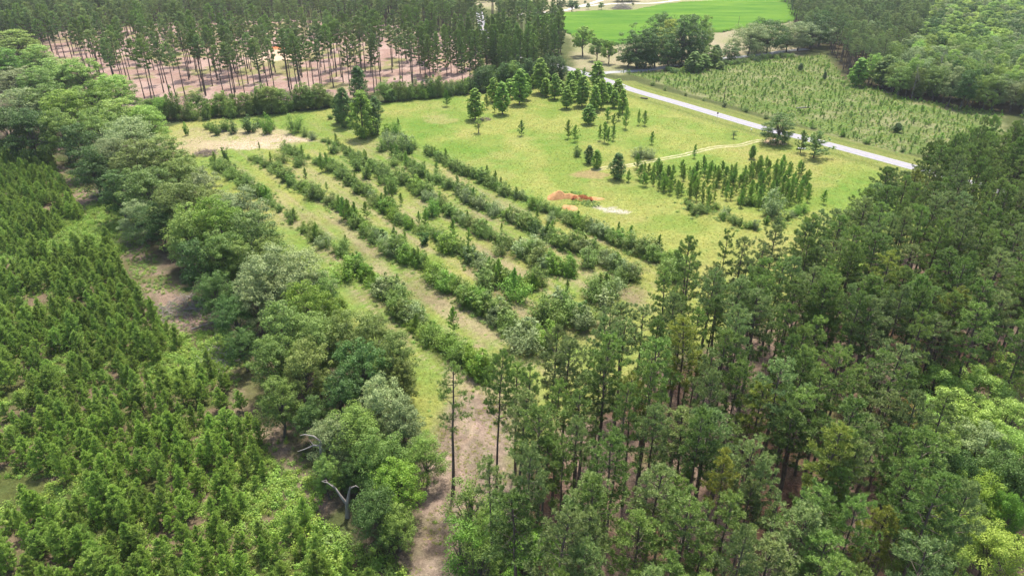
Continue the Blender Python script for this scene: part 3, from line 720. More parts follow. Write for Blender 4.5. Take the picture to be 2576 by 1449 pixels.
# ================================================================== THE NEAR PINE WOOD
def notroad(X, Y, m=6.5):
    return pldist(X, Y, ROAD) > m
bx, by = P(2400, 1050); b2x, b2y = P(2430, 1440)
def pw_keep(X, Y):
    k = notroad(X, Y)
    for (u, v, r) in ((2350,1100,7),(2440,1075,8),(2530,1075,8),(2440,1350,8),(2540,1240,8)):
        x, y = P(u, v, 8); k &= (X - x) ** 2 + (Y - y) ** 2 > r * r
    k &= sdist(X, Y, SEED) < -4
    k &= sdist(X, Y, WP([(2290,1500),(2275,1300),(2310,1150),(2440,1085),(2700,1060),(3000,1300),(3000,2000),(2300,2000)])) < 0
    return k
X1, Y1 = grid_pts(PWOOD, 4.25, .40, 3, ang=ra, m=25, hh=22, keep=pw_keep)
rs = np.random.RandomState(5); kk = rs.rand(len(X1)) > .10; X1, Y1 = X1[kk], Y1[kk]
order = np.argsort(Y1 + .15 * np.abs(X1 - 40))
pinewood = []; far_pts = []
ZONES = [('close to the leaf-littered gap', lambda x, y: x < 12), ('beside the cleared field', lambda x, y: sdist(np.array([x]), np.array([y]), PWOOD)[0] < 9),]
for n_, i in enumerate(order):
    x, y = float(X1[i]), float(Y1[i]); hs = nrm(.80, 1.08); ws = nrm(.72, 1.12); H = 22 * hs
    vi = R_.randrange(len(PINES)); rz = nrm(0, 6.28); far = y > 180
    if n_ >= 285:
        far_pts.append((x, y, 0, rz, ws * .98, vi, hs)); continue
    mt = None; look = 'dark green'
    q = R_.random()
    if q < .05: mt, look = M['pine_yellow'], 'yellowish green'
    elif q < .30: mt, look = M['pine_far'], 'greyish green'
    form = ['round-headed', 'dense', 'wide-headed', 'long-crowned', 'thin', 'broad', 'narrow', 'open', 'sparse', 'bushy'][vi]
    put('pine_tree', PINES[vi][0], (x, y, 0), rz, (ws, ws, hs), where(x, y, H, '%s %s near-wood pine' % (form, look)), 'pine tree', 'pines of the near wood', mt, vi)
if far_pts:
    stuff('distant_pine_wood', [p[1] for p in PINES], far_pts, 'dark pines thinning into the far end of the near wood', cat='wood')
# the tall bare pine at the edge of the gap, browning pine
def single_pine(u, v, vt, protos, vi, ws, label, mt=None, nm='pine_tree', group=None, H0=22.0, cat='pine tree'):
    x, y = P(u, v); H = height_to(y, vt)
    put(nm, protos[vi][0], (x, y, 0), nrm(0, 6.28), (ws, ws, H / H0), label, cat, group, mt, (nm, H0, vi))
    return x, y, H
LONE = gen_pine(170, H=22, cf=.46, R=2.5, nb=24, k=14, L=.4, wd=.07, dead=16, sidet=.7)
single_pine(1142, 1245, 925, [LONE], 0, 1, 'lone thin-crowned pine with long bare trunk beside the leaf-littered gap')
single_pine(2215, 1190, 1015, PINES, 5, .95, 'dying brown pine beside the big pale green broadleaf tree', M['pine_brown'])

# ================================================================== TALL PINES ACROSS THE CLEARING
dens = lambda X, Y: fbm(X, Y, 26, 202)
X2, Y2 = grid_pts(LWOOD, 5.0, .40, 9, ang=.25, m=20, hh=26, keep=notroad)
rs = np.random.RandomState(15)
front = sdist(X2, Y2, LFLOOR) > 0
sandx, sandy = P(690, 140)
pk = np.where(front, .18, .45) * np.where(((X2 - sandx) / 24) ** 2 + ((Y2 - sandy) / 26) ** 2 < 1, .3, 1)
kk = rs.rand(len(X2)) < pk; X2, Y2, front = X2[kk], Y2[kk], front[kk]
full = sdist(X2, Y2, WP([(1060,245),(1200,225),(1330,215),(1440,190),(1440,120),(1380,60),(1180,10),(1050,60)])) > 0
order = np.argsort(Y2 + .15 * np.abs(X2)); far_pts = []; cnt = 0
for i in order:
    x, y = float(X2[i]), float(Y2[i]); hs = nrm(.85, 1.08); ws = nrm(.85, 1.2); rz = nrm(0, 6.28)
    if full[i]:
        vi = R_.randrange(3)
        if cnt < 1e9 and y < 420:
            put('full_crowned_pine', FULLP[vi][0], (x, y, 0), rz, (ws, ws, hs * .95), where(x, y, 24 * hs, 'full-crowned pine by the road bend'), 'tall pine', 'full-crowned pines beside the road', None, vi)
            continue
    vi = R_.randrange(len(TALLP))
    if cnt < 230:
        cnt += 1
        put('bare_trunked_pine', TALLP[vi][0], (x, y, 0), rz, (ws, ws, hs), where(x, y, 26 * hs, 'tall bare-trunked pine beyond clearing'), 'tall pine', 'tall thinned pines beyond the clearing', M['pine'] if R_.random() < .15 else None, vi)
    else: far_pts.append((x, y, 0, rz, ws, vi, hs))
stuff('far_pine_wood', [p[1] for p in TALLP], far_pts, 'grey-green crowns of the pine wood reaching back beyond the tall trunks', cat='wood')

# ================================================================== YOUNG PINE PLANTATION
vx, vy = P(240, 585); v2x, v2y = P(490, 900); v3x, v3y = P(700, 1270)
def pl_keep(X, Y):
    k = sdist(X, Y, BROWNSTRIP) < 1.5
    for (x, y, r) in ((vx, vy, 9), (v2x, v2y, 5), (v3x, v3y, 4)): k &= ((X - x) / r) ** 2 + ((Y - y) / (r * 1.5)) ** 2 > 1
    k &= fbm(X, Y, 9, 303) < .66
    return k
X3, Y3 = grid_pts(PLANT, 2.05, .45, 21, ang=ra + .12, m=18, hh=6, keep=pl_keep)
order = np.argsort(Y3 + .1 * np.abs(X3)); far_pts = []
for n_, i in enumerate(order):
    x, y = float(X3[i]), float(Y3[i]); s = (nrm(.45, .85) if R_.random() < .72 else R_.choice((nrm(.25, .45), nrm(.85, 1.1)))) * (1 - .1 * (y > 170)); rz = nrm(0, 6.28); vi = R_.randrange(len(YOUNG)); ws = s * nrm(.85, 1.2)
    if n_ >= 290: far_pts.append((x, y, 0, rz, ws, vi, s)); continue
    look = ['bushy', 'stout', 'slim tall', 'short', 'wide', 'narrow'][vi]
    put('young_pine', YOUNG[vi][0], (x, y, 0), rz, (ws, ws, s), where(x, y, 5.8 * s, '%s plantation pine' % look), 'young pine', 'young pines of the plantation', M['young_light'] if fbm(np.array([x]), np.array([y]), 9, 333)[0] + R_.uniform(-.12, .12) > .52 else None, vi)
stuff('young_pine_stand', [p[1] for p in YOUNG], far_pts, 'rows of young pines running back along the plantation', cat='plantation')
# undergrowth between the young pines
def ug(X, Y): return (fbm(X, Y, 7, 404) > .36)
Xu, Yu = grid_pts(PLANT, .85, .5, 31, m=10, hh=1, keep=lambda X, Y: (fbm(X, Y, 6, 404) > .41))
rs = np.random.RandomState(1)
pts = [(x, y, 0, rs.uniform(0, 6.3), rs.uniform(.5, 1.5), rs.randint(0, 4), rs.uniform(.5, 1.7)) for x, y in zip(Xu, Yu)]
for (x0, y0, rx, ry) in ((vx, vy, 15, 24), (v2x, v2y, 8, 9), (v3x, v3y, 6, 6)):
    for j in range(int(rx * ry * 5)):
        a, r = rs.uniform(0, 6.3), sqrt(rs.uniform(0, 1)); pts.append((x0 + cos(a) * rx * r, y0 + sin(a) * ry * r, 0, a, rs.uniform(.8, 1.7), rs.randint(0, 4), rs.uniform(.9, 2.0)))
stuff('undergrowth', BUSH, pts, 'bright green weeds and vines between the young pines', cat='undergrowth')
Xu, Yu = grid_pts(BROWNSTRIP, 1.0, .5, 32, m=10, hh=1, keep=lambda X, Y: (fbm(X, Y, 6, 414) > .43))
stuff('brambles', BUSH + BUSHD, [(x, y, 0, rs.uniform(0, 6.3), rs.uniform(.4, 1.2), rs.randint(0, 6), rs.uniform(.4, 1.2)) for x, y in zip(Xu, Yu)],
      'scattered brambles along the brown strip beside the plantation', cat='undergrowth')
# dry grass and low weeds on the brown strip, wood floors and clearing
def tufts_over(name, poly, sp, seed, label, s0=.7, s1=1.6, keep=None, protos=None):
    Xg, Yg = grid_pts(poly, sp, .5, seed, m=5, hh=0, keep=keep)
    r = np.random.RandomState(seed); n = len(protos or TUFT)
    stuff(name, protos or TUFT, [(x, y, 0, r.uniform(0, 6.3), r.uniform(s0, s1), r.randint(0, n), r.uniform(s0, s1) * .8) for x, y in zip(Xg, Yg)], label, cat='grass')
clr = lambda X, Y: notroad(X, Y, 3.2) & (fbm(X, Y, 5, 505) > .40) & (pldist(X, Y, TR) > 1.6)
Xz, Yz = grid_pts(CLEARING, 3.2, .5, 34, m=5, hh=0, keep=lambda X, Y: notroad(X, Y, 4) & (fbm(X, Y, 12, 515) > .5) & (pldist(X, Y, TR) > 1.6))
stuff('lawn_weeds', BUSH + BUSHD, [(x, y, 0, rs.uniform(0, 6.3), rs.uniform(.2, .75), rs.randint(0, 6), rs.uniform(.15, .6)) for x, y in zip(Xz, Yz)], 'scattered weeds standing above the mown grass', cat='weeds')
tufts_over('grass', CLEARING, 1.15, 33, 'short grass and low weeds of the clearing', .35, .85, clr)
tufts_over('lane_grass', CORRIDOR, .8, 35, 'dry grass and litter tufts in the bare lane', .4, 1.1, lambda X, Y: fbm(X, Y, 4, 525) > .48)
# ================================================================== BROADLEAF BELT
TONE = {'a': 'pale green', 'b': 'mid green', 'c': 'dark green', 'd': 'olive green', 'e': 'grey-green', 'f': 'bright green', 'g': 'yellow-green'}
def by_crown(u, v, wpx, tone, protos=None, k=1.32, H0=14., nm='broadleaf_tree', cat='broadleaf tree', stem='tree of the belt', group='broadleaf trees of the belt', R0=5.0, hmax=17, label=None, spread=1.0, hmin=6):
    """place a tree by where its crown centre and crown width show"""
    H = 12.0
    for _ in range(5):
        x, y = P(u, v, .62 * H); R = wpx / 2 * depth(y, .62 * H) / F; H = max(min(k * 2 * R * .9 + 1.5, hmax), hmin)
    vi = R_.randrange(len(protos or BROAD)); s = R / R0 * spread
    lb = label or where(x, y, H, '%s %s' % (TONE[tone], stem))
    put(nm, (protos or BROAD)[vi][0], (x, y, 0), nrm(0, 6.28), (s, s, H / H0), lb, cat, group, M[tone], (nm, id(protos), vi))
    return x, y, H
BELT = [(15,60,90,'b'),(55,30,90,'a'),(40,110,100,'a'),(10,160,90,'f'),(100,150,80,'a'),(40,210,110,'e'),(150,190,110,'a'),(95,215,90,'b'),(210,190,100,'a'),(60,270,100,'e'),(115,265,100,'b'),
 (20,330,90,'c'),(75,330,90,'c'),(165,275,110,'f'),(150,330,90,'b'),(235,255,130,'f'),(290,225,90,'a'),(310,300,120,'a'),(255,330,110,'b'),(205,365,90,'c'),(370,305,80,'a'),(335,355,110,'e'),
 (235,420,90,'c'),(280,395,100,'e'),(345,415,120,'d'),(420,405,110,'d'),(300,480,90,'c'),(375,475,120,'d'),(455,440,90,'d'),(445,515,120,'d'),(510,480,90,'e'),(350,545,70,'e'),
 (400,560,80,'c'),(525,520,90,'d'),(480,580,110,'b'),(550,565,125,'f'),(605,535,110,'e'),(640,600,120,'d'),(565,640,110,'b'),(500,665,100,'c'),(610,660,90,'b'),(675,640,80,'d'),
 (545,735,80,'c'),(590,800,80,'c'),(610,870,70,'c'),(680,700,130,'e'),(755,705,120,'e'),(650,760,100,'e'),(815,735,80,'b'),(780,780,120,'f'),(850,800,80,'f'),(720,830,120,'d'),
 (800,860,120,'d'),(690,900,110,'b'),(765,930,120,'d'),(885,855,120,'d'),(940,845,80,'d'),(905,930,130,'c'),(985,905,110,'d'),(860,1000,110,'c'),(1010,955,80,'d'),(700,1015,100,'b'),
 (960,1020,120,'e'),(790,1050,80,'c'),(905,1090,110,'b'),(1010,1070,110,'e'),(1070,1150,80,'b'),(960,1155,120,'b'),(835,1110,95,'e'),(820,1195,70,'b'),(1005,1220,110,'f'),(950,1290,100,'c'),(1000,1320,80,'b'),(890,1190,60,'c')]
for (u, v, wd, t) in BELT:
    by_crown(u, v, wd * 1.16, t, k=1.3 if v < 620 else 1.4)
# trees at the foot of the gap
for (u, v, wd, t, pr) in [(1178,1275,105,'b',THIN),(1165,1385,115,'f',THIN),(1205,1420,100,'b',THIN),(1245,1300,95,'a',BROAD),(1225,1390,90,'b',BROAD),(1290,1350,90,'b',BROAD),(1345,1400,140,'f',BROAD),(1180,1340,60,'a',THIN)]:
    by_crown(u, v, wd, t, pr, nm='broadleaf_tree', stem='tree at the gap', group='broadleaf trees at the foot of the gap', R0=5.0 if pr is BROAD else 3.2, k=1.25 if pr is BROAD else 2.0)
# big pale trees in the near corner
for (u, v, wd, t, pr) in [(2350,975,110,'a',CLOUDY),(2440,985,140,'a',CLOUDY),(2530,960,110,'a',CLOUDY),(2310,1050,110,'a',CLOUDY),(2410,1060,140,'a',CLOUDY),(2520,1065,130,'a',CLOUDY),(2350,1130,110,'a',CLOUDY),
        (2460,1130,120,'e',CLOUDY),(2550,1150,110,'a',CLOUDY),(2330,1190,100,'d',BROAD),(2290,1250,90,'d',BROAD),(2455,1255,120,'f',CLOUDY),(2535,1310,90,'f',CLOUDY),(2420,1350,120,'a',CLOUDY),
        (2350,1400,120,'g',CLOUDY),(2490,1400,140,'g',CLOUDY),(2300,1420,80,'b',BROAD),(2565,1230,80,'c',BROAD),(2500,1215,110,'c',BROAD),(2400,1215,90,'c',BROAD),(2380,1300,90,'c',BROAD)]:
    by_crown(u, v, wd * 1.25, t, pr, stem='broadleaf in the near wood', group='broadleaf trees among the near pines', R0=5.6 if pr is CLOUDY else 5.0, k=1.05, hmin=12)
# ================================================================== WOOD BEYOND THE SEEDLING FIELD
X4, Y4 = grid_pts(RWOOD, 6.6, .36, 41, m=25, hh=18, keep=notroad)
edge = sdist(X4, Y4, RWOOD); order = np.argsort(Y4 + 0 * X4); far_pts = []; cnt = 0
pinepoly = WP([(1990,140),(2080,112),(2127,200),(2200,228),(2290,150),(2330,60),(2300,-60),(1900,-60),(1980,20)])
isp = sdist(X4, Y4, pinepoly) > 0
for i in order:
    x, y = float(X4[i]), float(Y4[i]); rz = nrm(0, 6.28); hs = nrm(.85, 1.2); ws = nrm(.75, 1.1)
    if cnt >= 170:
        vi = R_.choice((5, 6, 7, 2, 5) if isp[i] else (0, 1, 2, 3, 4, 1)); far_pts.append((x, y, 0, rz, ws if vi < 5 else .95 * ws, vi, hs if vi < 5 else .72 * hs)); continue
    cnt += 1
    if isp[i] and R_.random() < .75:
        vi = R_.randrange(len(PINES)); put('edge_pine', PINES[vi][0], (x, y, 0), rz, (ws * 1.1, ws * 1.1, .78 * hs), where(x, y, 17 * hs, 'dark pine behind the seedlings'), 'pine tree', 'pines behind the seedling field', M['pine_far'] if R_.random() < .5 else None, ('e', vi))
    else:
        t = R_.choice('bbcedea' if y > 235 else 'bbceaa'); vi = R_.randrange(len(BROAD))
        put('woodland_tree', BROAD[vi][0], (x, y, 0), rz, (ws * .95, ws * .95, hs), where(x, y, 14 * hs, '%s tree behind the seedlings' % TONE[t]), 'broadleaf tree', 'broadleaf trees behind the seedling field', M[t], ('w', vi))
fb = [gen_broad(600 + i, H=14, R=5, nc=60, lp=90, leaf=.42, tone=t) for i, t in enumerate('cceab')]
stuff('distant_wood', [p[1] for p in fb] + [p[1] for p in TALLP[:3]], far_pts, 'mixed wood stretching back behind the seedling field', cat='wood')
# dark forest at the very top behind the tall pines
top_pts = []
Xt, Yt = grid_pts(WP([(-300,-20),(900,-15),(1150,8),(1260,2),(1400,-30),(-300,-45)]), 9, .4, 43, m=40, hh=25)
top_pts = [(x, y, 0, nrm(0, 6), nrm(.9, 1.3), R_.randrange(8), nrm(1., 1.3)) for x, y in zip(Xt, Yt)]
if top_pts: stuff('far_forest', [p[1] for p in fb] + [p[1] for p in TALLP[:3]], top_pts, 'dark forest closing the view beyond the tall pines', cat='wood')

# ================================================================== SEEDLINGS ACROSS THE ROAD
X5, Y5 = grid_pts(SEED, 2.4, .55, 51, ang=ra + .5, m=5, hh=2, keep=lambda X, Y: notroad(X, Y, 11) & (fbm(X, Y, 10, 606) < .70))
order = np.argsort(Y5); pts = []
for n_, i in enumerate(order):
    x, y = float(X5[i]), float(Y5[i]); s = nrm(.35, .95) * (1 + .6 * (R_.random() < .06)); rz = nrm(0, 6.28); vi = R_.randrange(3); ws = s * nrm(.9, 1.4)
    if R_.random() < .35 and n_ % 6: continue
    if n_ % 6 or n_ > 1700: pts.append((x, y, 0, rz, ws * 1.25, vi, s)); continue
    if n_ // 6 < 280:
        put1('seedling_pine', SEEDL[vi], (x, y, 0), rz, (ws * 1.25, ws * 1.25, s), where(x, y, 2.2 * s, '%s pine seedling across the road' % ('upright', 'bushy', 'slim')[vi]), 'pine seedling', 'pine seedlings across the road', None, vi)
stuff('seedling_rows', SEEDL, pts, 'pine seedlings standing in rows across the road', cat='seedlings')
Xs, Ys = grid_pts(SEED, 1.1, .5, 52, m=5, hh=2, keep=lambda X, Y: notroad(X, Y, 10) & (fbm(X, Y, 8, 616) > .38))
stuff('field_weeds', BUSH + BUSHD + TUFT, [(x, y, 0, rs.uniform(0, 6.3), rs.uniform(.5, 1.2), rs.randint(0, 9), rs.uniform(.5, 1.2)) for x, y in zip(Xs, Ys)], 'tall weeds and dry grass among the seedlings', cat='weeds')

# ================================================================== CLEARING: single trees (base u,v, top v, crown width in px)
def by_base(nm, protos, u, v, vt, wpx, R0, H0, label, cat, group=None, mat=None, key=None, vi=None, one=False, rz=None):
    x, y = P(u, v); H = height_to(y, vt); s = wpx / 2 * depth(y) / F / R0
    vi = R_.randrange(len(protos)) if vi is None else vi
    lb = label if ',' not in label[-1:] else where(x, y, H, label[:-1])
    f = put1 if one else put
    f(nm, protos[vi][1] if one else protos[vi][0], (x, y, 0), nrm(0, 6.28) if rz is None else rz, (s, s, H / H0), lb, cat, group, mat, (nm, key, vi))
    return x, y, H
V2 = lambda cx, cy_: (858.7 + cx / 3, cy_ / 3)
V3 = lambda cx, cy_: (1717.3 + cx / 3, cy_ / 3)
VA = lambda cx, cy_: (1202 + cx / 6, cy_ / 6)
VB = lambda cx, cy_: (1631 + cx / 6, cy_ / 6)
V1 = lambda cx, cy_: (cx / 3, cy_ / 3)
V5 = lambda cx, cy_: (858.7 + cx / 3, 482.6 + cy_ / 3)
V6 = lambda cx, cy_: (1717.3 + cx / 3, 482.6 + cy_ / 3)
for (cx, cb_, ct, wd) in [(1010,905,672,130),(1215,865,622,112),(1150,770,590,95),(1270,745,600,80),(1342,790,528,125),(1395,755,560,70),(1505,705,448,105),(1540,730,590,85),(1610,750,560,95),
        (1650,712,610,70),(1700,820,655,75),(1730,705,540,95),(1775,695,525,80),(1815,805,578,115),(1740,765,610,80),(1912,845,645,85),(1922,665,465,115),(1960,820,600,90),(1932,745,590,80),
        (2010,775,625,90),(2060,815,680,80),(2085,725,598,95),(2122,855,680,70),(1866,938,792,85)]:
    u, v = V2(cx, cb_); by_base('sweetgum_tree', GUM, u, v, ct / 3, wd / 3 * 1.28, 2.75, 12, 'cone-shaped gum tree on the lawn,', 'gum tree', 'cone-shaped gum trees on the lawn')
for (cx, cb_, ct, wd) in [(797,805,690,60),(1095,822,722,48),(1156,848,778,36),(1832,610,520,45),(2006,922,820,55),(2055,955,868,48),(2092,908,790,55),(2146,972,815,62),(2245,945,838,40),(2285,950,845,50),(1360,1026,918,60),
        (1712,1045,918,58),(1762,1070,955,60),(1952,1062,950,50),(1985,1075,935,60),(2012,1085,970,60),(2050,1062,955,50),(2340,1090,1000,52),(2230,1275,1170,60),(2285,1305,1230,50),(2385,1325,1205,80),(2165,1372,1290,55),(2440,1440,1340,60)]:
    u, v = V2(cx, cb_); by_base('sapling_pine', SAPL, u, v, ct / 3, wd / 3 * 1.15, 1.35, 4.6, 'single dark sapling pine on the lawn,', 'sapling pine', 'sapling pines on the lawn')
for (cx, cb_, ct, wd, lb, t, pr, R0, H0) in [(1036,1005,905,70,'small yellowish sapling tree near the big gum','f',THIN,3.2,14),(1780,1182,1100,70,'round grey-green bush on the lawn','c',SHRUB,1.7,3.2),
        (1865,1235,1100,95,'dark round-topped lawn tree, left of a touching pair','c',DARKT,3.6,11),(1925,1270,1135,100,'greener lawn tree, right of a touching pair','gum',DARKT,3.6,11),
        (2080,1352,1160,150,'big dark glossy tree beside the dirt track','c',DARKT,3.6,11)]:
    u, v = V2(cx, cb_); by_base('lawn_tree' if pr is not SHRUB else 'lawn_bush', pr, u, v, ct / 3, wd / 3, R0, H0, lb, 'tree' if pr is not SHRUB else 'bush', None, M[t], key=lb[:9], vi=0)
for k_, (cx, cb_, ct, wd) in enumerate([(2225,1185,1115,90),(2270,1195,1100,100),(2330,1195,1120,90)]):
    u, v = V2(cx, cb_); by_base('low_bush', SHRUB, u, v, ct / 3, wd / 3, 1.8, 3.0, ['left', 'middle', 'right'][k_] + ' bush of the low grey-green thicket on the lawn', 'bush', 'low thicket on the lawn', M['e'], vi=4)
# dark cluster at the head of the rows
for (cx, cb_, ct, wd, lb) in [(150,800,508,150,'tallest dark tree at the back of the cluster heading the rows'),(35,960,670,150,'dark tree at the left of the cluster heading the rows'),(165,1045,695,200,'wide glossy tree at the front of the cluster heading the rows'),
        (250,1020,780,120,'dark vine-hung tree at the right of the cluster heading the rows'),(-10,930,720,110,'dark tree behind the left end of the row-head cluster'),(262,900,730,110,'thin greyish tree behind the row-head cluster')]:
    u, v = V2(cx, cb_); by_base('dark_tree', DARKT, u, v, ct / 3, wd / 3 * 1.15, 3.6, 11, lb, 'tree', 'dark cluster heading the rows', M['gum'] if wd == 200 else M['c'])
for (cx, cy_, wd, t) in [(330,960,110,'f'),(410,950,110,'f'),(350,1040,140,'e'),(430,1030,150,'e'),(500,1050,130,'e'),(545,1070,80,'b'),(460,1090,120,'b'),(300,1085,90,'b'),(515,1110,70,'c')]:
    u, v = V2(cx, cy_); by_crown(u, v, wd / 3, t, SHRUB, k=.75, H0=3.2, nm='vine_mound', cat='bush', stem='vine mound beside dark cluster', group='leafy mounds beside the dark cluster', R0=1.7, hmin=1.5)

# ================================================================== REGROWTH ROWS
ANCH = []
A5 = """30,390 60,560 20,600 100,560 105,600 180,610 140,680 205,600 240,740 290,700 340,720 400,720 420,680 440,930 420,880 550,830 650,920 690,920 600,890 560,1060 640,1090 680,1110 760,1120 820,1090 860,1200 900,1230 940,1300 1050,1160 1000,1330 1040,1330 1200,1260 1150,1230 960,1380 1090,1290
20,100 60,140 100,130 150,220 100,220 150,290 200,350 170,260 260,320 300,320 250,290 300,430 340,310 440,400 370,500 440,510 400,470 520,470 580,500 620,520 660,540 700,580 700,640 650,640 760,690 850,640 800,680 800,800 870,820 940,850 980,800 1050,800 1000,880 1090,860 1150,900 1200,820 1240,870 1130,950 1180,1020 1250,930 1290,960 1330,930 1390,1100 1330,1080 1450,1120 1260,1030 1400,1140 1550,1110 1480,1090
220,50 200,80 280,110 340,100 380,160 400,190 440,190 480,230 540,270 560,300 620,340 680,330 720,300 770,360 780,420 730,420 840,410 860,350 900,400 940,480 920,500 1000,490 1040,540 1090,560 1070,600 1180,600 1190,680 1150,580 1080,680 970,680 1310,730 1290,760 1400,700 1440,700 1480,720 1100,760 1150,640 1230,640
580,20 640,80 700,70 760,80 740,140 680,130 820,180 850,180 920,190 880,220 1000,260 960,270 1080,310 1050,280 1160,360 1120,350 1230,390 1200,420 1290,440 1350,430 1400,430 1440,440 1380,500 1440,510 1500,560 1470,590 1580,590 1540,620 1740,570 1700,600 1640,840 1680,850 1730,870 1530,900 1560,930 1660,930 1780,930 1820,980 1850,950
860,0 900,30 950,40 1000,60 1010,110 1040,80 1090,120 1150,130 1190,170 1230,190 1270,150 1300,190 1340,220 1380,230 1420,270 1480,200 1450,240 1540,300 1490,310 1520,350 1580,280 1640,350 1680,380 1700,410 1640,400 1740,430 1790,410 1840,400 1900,470 1870,500 2000,520 1960,500 2060,520 2080,480 2100,600 2050,560 2160,640 2120,640 2200,590 2240,620 1940,700 1990,700 2050,720 1930,760 1980,830 2090,650
1400,90 1440,80 1500,110 1540,130 1610,140 1580,180 1640,190 1720,190 1700,230 1760,240 1800,240 1850,270 1830,240 1900,310 1950,290 2000,340 1990,300 2050,370 2090,320 2120,340 2190,440 2160,400 2280,420 2250,450 2310,480 2390,420 2350,460 2480,550 2440,530 2540,520 2540,600 2480,600 2570,560"""
A1 = """1600,1230 1650,1230 1700,1140 1720,1200 1690,1250 1750,1280 1790,1260 1830,1380 1780,1370 1700,1310 1900,1330 1850,1320 1950,1410 1890,1200 1920,1230 1980,1220 2060,1260 2020,1250 2100,1290 2130,1330 2130,1370 2130,1230 2180,1280 2150,1130 2200,1160 2130,1180 2260,1110 2270,1200 2240,1210 2350,1210 2380,1190 2420,1240 2480,1240 2250,1380 2300,1380 2340,1400 2400,1400 2440,1420 2560,1100 2520,1110 2560,1180 1930,1430 2030,1430 1610,1250"""
A2 = """20,1130 60,1150 90,1190 120,1240 150,1220 200,1250 180,1300 250,1290 290,1300 320,1340 350,1330 50,1340 10,1360 130,1400 90,1410 200,1420 260,1430 360,1150 400,1160 390,1200 430,1170 480,1210 490,1240 540,1240 560,1290 520,1290 600,1330 650,1350 640,1370 600,1280 720,1320 380,1400 540,1430 580,1410 630,1120 610,1150 650,1130 680,1170 720,1170 750,1200 790,1200 800,1240 840,1230 870,1290 900,1280 920,1300 960,1310 1000,1340 1030,1330 1040,1370 1110,1310 1140,1400 1100,1380 1190,1430 1050,1420 1000,1420 750,1390 790,1380 830,1420 890,1430 950,1400 1250,1430 1390,1420 470,1330"""
A6 = """60,80 80,120 140,90 120,110 200,80 180,110 340,110 310,130 300,160 400,190 370,170 430,210 540,210 500,220 560,230 790,160 830,140 880,90 480,50 440,40 260,80 640,190 720,200 760,210 540,50 20,40 600,60 860,120"""
for txt, fn in ((A5, V5), (A1, V1), (A2, V2), (A6, V6)):
    for tk in txt.split(): cx, cy_ = map(float, tk.split(',')); ANCH.append((*fn(cx, cy_), .55 if fn is V6 else 1))
RWS = """530,405 567,433 612,462 655,492 690,520 720,545 755,578 815,616 865,650 919,690 960,722 1005,780 1050,832 1112,860 1159,895 1195,930 1245,965
633,400 687,423 725,455 765,483 805,505 840,522 869,537 909,577 959,614 1009,647 1065,671 1112,709 1175,756 1242,800 1322,850
715,377 757,398 800,410 833,418 875,455 932,499 992,546 1039,573 1099,593 1125,623 1169,643 1212,669 1255,703 1295,722 1339,719
815,355 850,368 875,380 899,408 925,417 975,443 1039,473 1072,493 1105,522 1149,546 1192,569 1245,602 1292,623 1339,649 1379,679 1439,689
989,390 1019,402 1059,440 1109,463 1155,480 1192,512 1242,533 1292,553 1332,572 1372,592 1425,622 1475,630 1525,655 1579,696
1069,377 1085,390 1109,400 1149,430 1202,447 1239,467 1280,490 1325,513 1395,535 1459,569 1509,586 1589,626 1629,640 1685,669"""
ROWL = [np.array([P(*map(float, t.split(',')), 0) for t in ln.split()]) for ln in RWS.split('\n')]
def near_row(x, y):
    best = None
    for L in ROWL:
        for i in range(len(L) - 1):
            a, b = L[i], L[i + 1]; e = b - a; t = min(1, max(0, ((x - a[0]) * e[0] + (y - a[1]) * e[1]) / (e @ e))); q = a + t * e
            d = math.hypot(x - q[0], y - q[1])
            if best is None or d < best[0]: best = (d, q)
    return best
SH = []
for (u, v, ks) in ANCH:
    x, y = P(u, v + 6, 1.3)
    d_, q_ = near_row(x, y)
    if d_ < 4.5: k_ = max(0, 1 - 1.0 / max(d_, 1)); x += (q_[0] - x) * k_; y += (q_[1] - y) * k_
    SH.append((x, y, nrm(.82, 1.30) * (1.3 if d_ > 4.5 else 1) * ks))
    for j in range(R_.choice((0, 0, 0, 1))):
        d = nrm(-2.4, 2.4); e = nrm(-.8, .8); SH.append((x + ca * d - sa * e, y + sa * d + ca * e, nrm(.4, .85)))
for L in ROWL:
    for i in range(len(L) - 1):
        e = L[i + 1] - L[i]; n_ = max(1, int(np.linalg.norm(e) / 1.25))
        for j in range(n_):
            q = L[i] + e * (j + R_.random()) / n_; den = float(vnoise(q[0] * 1.0, q[1] * 1.0, 7, 88)); big = float(vnoise(q[0], q[1], 10, 99))
            if R_.random() < .10 + .5 * (den < .30): continue
            s = R_.choice((nrm(.35, .7), nrm(.5, .95))) * (.70 + 1.0 * big) * (1 + .2 * (q[1] < 150))
            k_ = .45 + .9 * big; SH.append((q[0] + nrm(-k_, k_), q[1] + nrm(-k_, k_), s))
SH.sort(key=lambda p: p[1]); ns = 0; extra = []
TN = ['b', 'f', 'f', 'f', 'b', 'd', 'e', 'b', 'c', 'f']
patchn = lambda x, y: float(vnoise(x, y, 6, 77))
